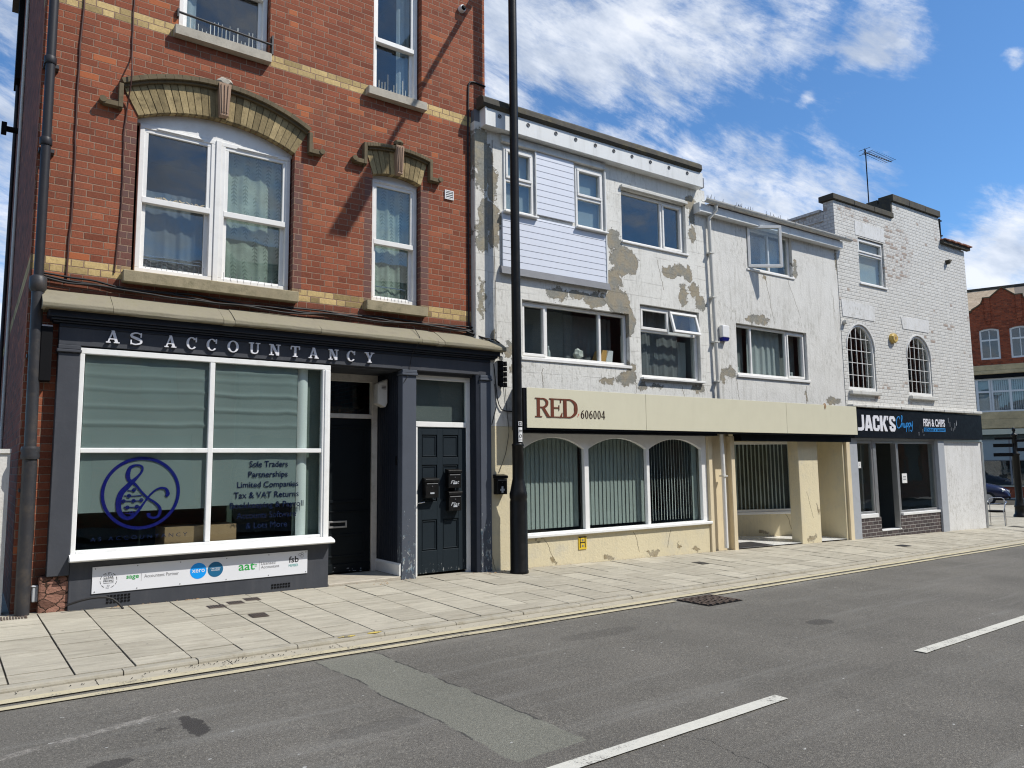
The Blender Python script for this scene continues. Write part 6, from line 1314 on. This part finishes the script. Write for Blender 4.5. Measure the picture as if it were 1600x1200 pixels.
# ------------------------------------------------------------------ street things
lp = thing('lamp_post', 'tall black street lamp post standing in front of the cream wall', 'lamp post', FW, (6.10, 8.25, 0))
zb_ = zp(6.1, 8.25)
MB().lathe((6.10, 8.25, 0), [(.128, zb_), (.128, zb_ + .03), (.122, zb_ + .04), (.120, .98), (.112, 1.02), (.122, 1.04), (.122, 1.10), (.112, 1.13), (.085, 1.27), (.079, 1.30), (.079, 1.74), (.084, 1.745), (.084, 1.765), (.074, 1.78)], 28).build('base', m_black, lp)
MB().tube([(6.10, 8.25, 1.75), (6.10, 8.25, 9.15)], [.068, .060], 24).build('shaft', m_black, lp)
MB().tube([(6.10, 8.25, 9.10), (6.10, 8.15, 9.16), (6.10, 8.0, 9.17), (6.10, 6.35, 9.16)], [.05, .05, .04, .032], 12).build('arm', m_black, lp)
MB().loft([[(6.10 + a * .13, y, 9.16 + b) for a, b in ((-1, -.05), (1, -.05), (.7, .06), (-.7, .06))] for y in (6.45, 6.35, 5.85, 5.78)], smooth=False).build('lantern', m_iron, lp, bevel=.02, seg=2)
def patch(r, a0, a1, z0, z1, mat, name):
    g = MB(); P = [(6.10 + r * math.cos(R(a0 + (a1 - a0) * i / 8)), 8.25 + r * math.sin(R(a0 + (a1 - a0) * i / 8))) for i in range(9)]
    g.loft([[(x, y, z0) for x, y in P], [(x, y, z1) for x, y in P]], closed=False, cap=False); return g.build(name, mat, lp)
patch(.0745, -118, -68, 1.80, 2.0, m_whitepl, 'notice_sticker'); patch(.0745, -118, -68, 2.02, 2.08, m_whitepl, 'number_sticker')
Mt = Matrix.Translation((6.10, 8.25, 0)) @ Matrix.Rotation(R(-3), 4, 'Z')
text('22', -.026, .022, 2.03, 2.072, -.077, .002, m_blkprint, lp, Mt, 'number', bold=.03)
g = MB()
g.prism(arc(0, 1.88, .022, 0, 360, 16)[:-1], -.0768, -.0755, [arc(0, 1.88, .016, 0, 360, 16)[:-1]]); g.box(-.025, .025, -.0768, -.0755, 1.955, 1.962); g.box(-.025, .02, -.0768, -.0755, 1.935, 1.942); g.box(-.025, .02, -.0768, -.0755, 1.825, 1.83); g.build('symbol', m_blkprint, lp, Mt)
for v in lp.children: pass
# wires between the brick cornice and the cream wall
cable([(.28, -.03, 2.9), (.34, -.02, 2.4), (.40, -.02, 2.25), (.60, -.02, 2.24)], .008, m_cable, 'cable drooping right across the cream pillar towards the sign', jitter=.004, M=FB)
cable([(.30, -.02, 2.62), (.33, -.01, 2.3), (.25, -.01, 2.05)], .006, m_cable, 'short cable end dangling left on the cream pillar', jitter=.004, M=FB)
cable([(.46, -.02, 2.75), (.50, -.012, 2.3), (.54, -.012, 1.95), (.48, -.012, 1.65), (.36, -.012, 1.38)], .004, m_cable, 'thin wire curving down to the post box with painted cross', jitter=.002, M=FB)
cable([(.30, -.012, 6.2), (.30, -.012, 4.9), (.33, -.012, 4.1), (.34, -.012, 3.1)], .004, m_cable, 'thin wire running down the white pillar beside the boarded panel', jitter=.003, M=FB)
# covers set into the paving and road
def cover(x0, x1, y0, y1, lab, mat, nm='access_cover', cat='cover', grp=None, ribs=True):
    sl = lambda x, y: zp(x, y) + .004
    t_ = thing(nm, lab, cat, FW, ((x0 + x1) / 2, (y0 + y1) / 2, zp(x0, y0)), grp)
    MB().add([(x0, y0, sl(x0, y0)), (x1, y0, sl(x1, y0)), (x1, y1, sl(x1, y1)), (x0, y1, sl(x0, y1))], [(0, 1, 2, 3)]).build('plate', mat, t_)
    if ribs:
        g = MB(); n = 6
        for i in range(n):
            a = x0 + (x1 - x0) * (i + .3) / n; b = x0 + (x1 - x0) * (i + .6) / n; g.add([(a, y0 + .02, sl(a, y0) + .004), (b, y0 + .02, sl(b, y0) + .004), (b, y1 - .02, sl(b, y1) + .004), (a, y1 - .02, sl(a, y1) + .004)], [(0, 1, 2, 3)])
        g.build('ribs', m_iron, t_)
G_ = 'small rusty covers in a row near the stall riser'
cover(2.02, 2.19, 7.94, 8.10, 'rusty cover at the left end of the short row', m_rust, grp=G_)
cover(2.24, 2.40, 8.04, 8.20, 'rusty cover in the middle of the short row', m_rust, grp=G_)
cover(2.44, 2.60, 8.14, 8.30, 'rusty cover at the right end of the short row', m_rust, grp=G_)
cover(2.26, 2.42, 7.32, 7.50, 'single brown cover set apart from the row, nearer the kerb', m_rust)
cover(8.98, 9.16, 7.52, 7.74, 'dark cover in the paving before the hydrant plate wall', m_iron)
cover(14.3, 14.6, 7.15, 7.35, 'dark cover in the paving before the fish shop', m_iron)
mh = thing('road_grating', 'diamond shaped cast iron drain grating across the yellow lines', 'drain grating', FG, (7.1, 5.48, -.09))
dz_ = lambda s: zr(s) + .012
c_ = [(6.80, 5.70), (6.80, 5.24), (7.42, 5.24), (7.42, 5.72)]
g = MB().add([(a, b, dz_(a) - .006) for a, b in c_], [(0, 1, 2, 3)]); g.build('frame', m_blackmat, mh, FG)
g = MB()
for i in range(10):
    a = 6.82 + i * .060
    for j in range(4): b0 = 5.265 + j * .113 + (.0 if i % 2 else .02); g.box(a, a + .034, b0, b0 + .080, dz_(a) - .02, dz_(a) + .004)
g.build('bars', m_rust, mh, FG)
g = MB()
for a, b, w2 in ((2.92, 6.085, .08), (3.18, 6.085, .07)):
    P = [(a + w2 * (1 + random.uniform(-.3, .2)) * math.cos(q), b + .028 * (1 + random.uniform(-.3, .2)) * math.sin(q)) for q in [i * .42 for i in range(15)]]
    g.add([(x, y, zr(x) + .0475) for x, y in P], [tuple(range(15))])
struct(g.build('kerb_marking', m_yspot, M=FG))
# litter specks in the gutter
g = MB()
for i in range(160):
    s_ = random.choice([random.gauss(1.9, .35), random.uniform(0, 6), random.uniform(.5, 2.8)]); n_ = random.uniform(5.91, 6.04); r_ = random.uniform(.002, .007)
    g.add([(s_ - r_, n_ - r_ * .7, zr(s_) + .012), (s_ + r_, n_ - r_ * .5, zr(s_) + .013), (s_ + r_ * .3, n_ + r_, zr(s_) + .012 + r_)], [(0, 1, 2)])
o_ = g.build('gutter_litter', m_blackmat, None, FG); tag(o_, 'dark grit and litter lying along the kerb channel', 'litter'); o_['kind'] = 'stuff'
g = MB()
for i in range(260):
    x = random.uniform(-.2, 20.2); y = facY(x) - abs(random.gauss(0, .02)) - .012; r_ = random.uniform(.003, .010); z = zp(x, y) + .005
    g.add([(x - r_, y - r_ * .6, z), (x + r_, y - r_ * .4, z + .002), (x + r_ * .4, y + r_, z + r_ * .6)], [(0, 1, 2)])
for (cx, cy, n, sp) in ((3.95, 8.35, 16, .16), (1.33, 8.48, 10, .07), (2.0, 8.5, 12, .04), (5.9, 8.38, 30, .18), (6.3, 8.42, 14, .1)):
    for i in range(n):
        x = random.gauss(cx, sp); y = min(random.gauss(cy, .04), 8.5); r_ = random.uniform(.004, .014); z = zp(x, y) + .006
        g.add([(x - r_, y - r_ * .6, z), (x + r_, y - r_ * .4, z + .002), (x + r_ * .4, y + r_, z + r_ * .6)], [(0, 1, 2)])
o_ = g.build('dead_leaves', m_wood, None); tag(o_, 'scraps of dead leaf lying along the foot of the shopfronts', 'litter'); o_['kind'] = 'stuff'
# ---- pavement chair and planter round the corner
ch = thing('bistro_chair', 'silver metal pavement chair at the corner past the fish shop', 'chair', FW, (21.75, 8.45, zq(21.75, 8.45)))
Mc = Matrix.Translation((21.70, 8.42, zq(21.7, 8.42))) @ Matrix.Rotation(R(-75), 4, 'Z') @ Matrix.Scale(.87, 4)
sg2 = MB()
for sx in (-1, 1):
    MB().tube([(sx * .22, -.24, 0), (sx * .20, -.20, .43), (sx * .25, -.20, .64), (sx * .26, -.12, .68), (sx * .25, .18, .70), (sx * .20, .24, .73)], .013, 8).build('arm_frame', m_steel, ch, Mc)
    MB().tube([(sx * .20, .28, 0), (sx * .19, .18, .44), (sx * .19, .23, .78)], .013, 8).build('rear_leg', m_steel, ch, Mc)
MB().lathe((0, 0, .40), [(.19, 0), (.215, .02), (.215, .05), (.20, .055), (0, .055)], 20).build('seat', m_blackmat, ch, Mc)
MB().tube([(-.19, .23, .78), (-.12, .27, .82), (.12, .27, .82), (.19, .23, .78)], .013, 8).tube([(-.19, .22, .62), (0, .25, .64), (.19, .22, .62)], .010, 8).build('backrest', m_steel, ch, Mc)
pl_ = thing('planter', 'dark round tub half hidden behind the pavement chair', 'planter', FW, (21.5, 8.95, zq(21.5, 8.95)))
z_ = zq(22, 9.0); MB().lathe((21.98, 8.95, z_), [(.13, 0), (.16, .04), (.18, .42), (.19, .44), (.17, .45), (.16, .42), (0, .42)], 18).build('tub', m_iron, pl_); 
# ---- finger post
fp = thing('finger_post', 'black cast iron finger post with direction arms in the square', 'signpost', FW, (26.4, 9.63, zq(26.4, 9.63)))
px, py, pz = 26.45, 9.60, zq(26.4, 9.6)
MB().lathe((px, py, pz), [(.19, 0), (.19, .06), (.15, .10), (.14, .30), (.16, .33), (.13, .38), (.10, .60), (.10, 1.9), (.12, 1.92), (.12, 1.96), (.075, 2.0), (.075, 2.5), (.10, 2.52), (.10, 2.56), (.05, 2.58), (.03, 2.64), (.05, 2.68), (.045, 2.74), (.015, 2.78), (0, 2.80)], 20).build('column', m_black, fp)
camdir = Vector((px, py, 0)).normalized(); right = Vector((camdir.y, -camdir.x, 0)); a_ = math.atan2(right.y, right.x)
for side, zc, L_, tw in ((-1, 2.44, .50, 12), (1, 2.36, .6, -15), (-1, 2.22, .52, 0), (1, 2.08, .6, -8), (-1, 1.93, .52, -6)):
    Ma = Matrix.Translation((px, py, pz + zc)) @ Matrix.Rotation(a_ + R(tw), 4, 'Z')
    x0, x1 = (.05, .05 + L_) if side > 0 else (-.05 - L_, -.05)
    am = MB().box(x0, x1, -.12, -.09, -.055 if abs(tw) < 11 else -.04, .055 if abs(tw) < 11 else .04).build('direction_arm', m_blackmat, fp, Ma, bevel=.01)
# ---- parked car
car = thing('parked_car', 'dark blue hatchback parked on the side road behind the corner', 'car', FW, (37, 15, -.5))
nose = Vector((37.75, 14.05)); hd = math.atan2(-.94, .342)
Mcar = Matrix.Translation((nose.x, nose.y, zq(nose.x, nose.y) - .06)) @ Matrix.Rotation(hd + R(2), 4, 'Z') @ Matrix.Scale(1.0, 4)
# local: +x forward (nose at 0), y left, z up
secs = [(-4.0, .40, .60, .95, .55), (-3.85, .28, .80, 1.0, .72), (-3.5, .25, .86, 1.42, .62), (-2.8, .22, .88, 1.48, .60), (-2.0, .22, .88, 1.47, .60), (-1.35, .22, .88, 1.10, .66), (-1.05, .22, .88, .98, .76), (-.5, .22, .87, .88, .76), (-.18, .24, .82, .76, .70), (-.05, .30, .74, .62, .66), (0, .36, .66, .52, .60)]
g = MB(); rings = []
for x, zb, hw, zt, tw in secs:
    zm = min(zt - .05, .85 if x < -.6 else zt - .12)
    rings.append([(x, -hw * .94, zb), (x, -hw, zb + .12), (x, -hw, zm - .08), (x, -hw * .96, zm), (x, -tw, zt - .03), (x, -tw * .8, zt), (x, 0, zt + .015), (x, tw * .8, zt), (x, tw, zt - .03), (x, hw * .96, zm), (x, hw, zm - .08), (x, hw, zb + .12), (x, hw * .94, zb)])
g.loft(rings); cb = g.build('body', m_carpaint, car, Mcar)
sd = cb.modifiers.new('sub', 'SUBSURF'); sd.levels = 1; sd.render_levels = 2
for sy in (-1, 1):
    for x in (-.85, -3.25):
        wv = MB(); wv.loft([[(x + r * math.cos(2 * math.pi * k / 24), sy * y, .30 + r * math.sin(2 * math.pi * k / 24)) for k in range(24)] for r, y in ((.26, .70), (.30, .72), (.30, .87), (.26, .885))]); wh = wv.build('wheel', m_rubber, car, Mcar)
        MB().loft([[(x + r * math.cos(2 * math.pi * k / 24), sy * y, .30 + r * math.sin(2 * math.pi * k / 24)) for k in range(24)] for r, y in ((.20, .87), (.19, .893))]).build('rim', m_alu, wh, Mcar)
    MB().loft([[(-.34, sy * .80, .62), (-.34, sy * .80, .72), (-.12, sy * .62, .70), (-.12, sy * .62, .60)], [(-.30, sy * .855, .60), (-.30, sy * .855, .69), (-.02, sy * .56, .64), (-.02, sy * .56, .56)]], smooth=False).build('headlight', m_steel, car, Mcar)
    MB().box(-1.55, -1.40, sy * .95 - .08, sy * .95 + .08, .92, 1.04).build('wing_mirror', m_carpaint, car, Mcar, bevel=.03, seg=2)
MB().box(-.02, .012, -.24, .24, .40, .50).build('number_plate', m_whitepl, car, Mcar)
MB().box(-.04, .006, -.42, .42, .52, .58).build('grille', m_blackmat, car, Mcar); MB().box(-.06, .0, -.5, .5, .28, .36).build('lower_grille', m_blackmat, car, Mcar)
MB().add([(-1.12, -.66, 1.0), (-1.12, .66, 1.0), (-1.88, .58, 1.46), (-1.88, -.58, 1.46)], [(0, 1, 2, 3)]).add([(-1.10, -.70, .985), (-1.10, .70, .985), (-1.86, .60, 1.49), (-1.86, -.60, 1.49)], [(0, 1, 2, 3)]).build('windscreen', m_blackmat, car, Mcar)
# ---- bicycle
bk = thing('bicycle', 'bicycle leaning against the far brick base, partly behind the finger post', 'bicycle', FE, (2.2, -.4, -.7))
Mb = FE @ Matrix.Translation((1.75, -.35, -.60)) @ Matrix.Rotation(R(4), 4, 'X')
for x in (-.40, .40):
    MB().tube([(x + .29 * math.cos(2 * math.pi * k / 28), 0, .29 + .29 * math.sin(2 * math.pi * k / 28)) for k in range(29)], .016, 6).build('wheel', m_rubber, bk, Mb)
g = MB(); [g.tube(p, .014, 6) for p in ([(-.40, 0, .29), (-.06, 0, .27), (.26, 0, .66), (-.16, 0, .66), (-.40, 0, .29)], [(-.06, 0, .27), (-.18, 0, .76)], [(.40, 0, .29), (.24, 0, .78)])]; g.build('frame', m_red, bk, Mb)
MB().box(-.26, -.08, -.05, .05, .76, .80).build('saddle', m_blackmat, bk, Mb, bevel=.02); MB().tube([(.22, -.22, .82), (.24, 0, .80), (.22, .22, .82)], .012, 6).build('handlebar', m_blackmat, bk, Mb)
# ------------------------------------------------------------------ terrace across the road, behind the viewer (mirrored in the glass)
FO = FG @ Matrix.Translation((0, -3.4, 0))
for (x0, x1, h, mt_, lab) in ((-14, -4.2, 7.6, m_brick_side, 'dark brick terrace across the road, left of the viewer'), (-4.1, 5.5, 6.4, m_brick_e, 'red brick terrace across the road behind the viewer'), (5.6, 16, 7.2, m_brick_pale, 'buff brick terrace across the road, right of the viewer'), (16.1, 28, 8.2, m_brick_side, 'tall dark brick terrace across the road, facing the fish shop'), (28.1, 44, 8.0, m_brick_e, 'farthest red brick terrace across the road to the right')):
    bo = thing('terraced_house', lab, 'building', FO, ((x0 + x1) / 2, 0, 0))
    hs = []; n = int((x1 - x0) / 2.2)
    for i in range(n):
        a = x0 + .6 + i * (x1 - x0 - .6) / n
        for z in (3.3, 5.0): 
            if z + 1.2 < h: hs.append(rect(a, a + .9, z, z + 1.2))
        hs.append(rect(a - .2, a + 1.3, .5, 2.3))
    MB().prism(rect(x0, x1, -.3, h), -.3, 0, hs).build('wall', mt_, bo, FO)
    MB().box(x0, x1, -2.0, -1.8, -.3, h).build('rear_wall', mt_, bo, FO)
    g = MB()
    for hh in hs: g.box(hh[0][0], hh[1][0], -.2, -.18, hh[0][1], hh[2][1])
    g.build('window', m_int, bo, FO)
    MB().loft([[(x0, y, z) for y, z in ((.2, h), (-2, h + 1.2), (-4, h))], [(x1, y, z) for y, z in ((.2, h), (-2, h + 1.2), (-4, h))]], smooth=False).build('roof', m_slates, bo, FO)
g = MB(); g.box(-40, 60, -3.4, -.36, -1.4, -.9) if 0 else None
quad(-40, 60, -3.5, -.36, .08, g); struct(g.build('opposite_pavement', m_kerbm, M=FG))
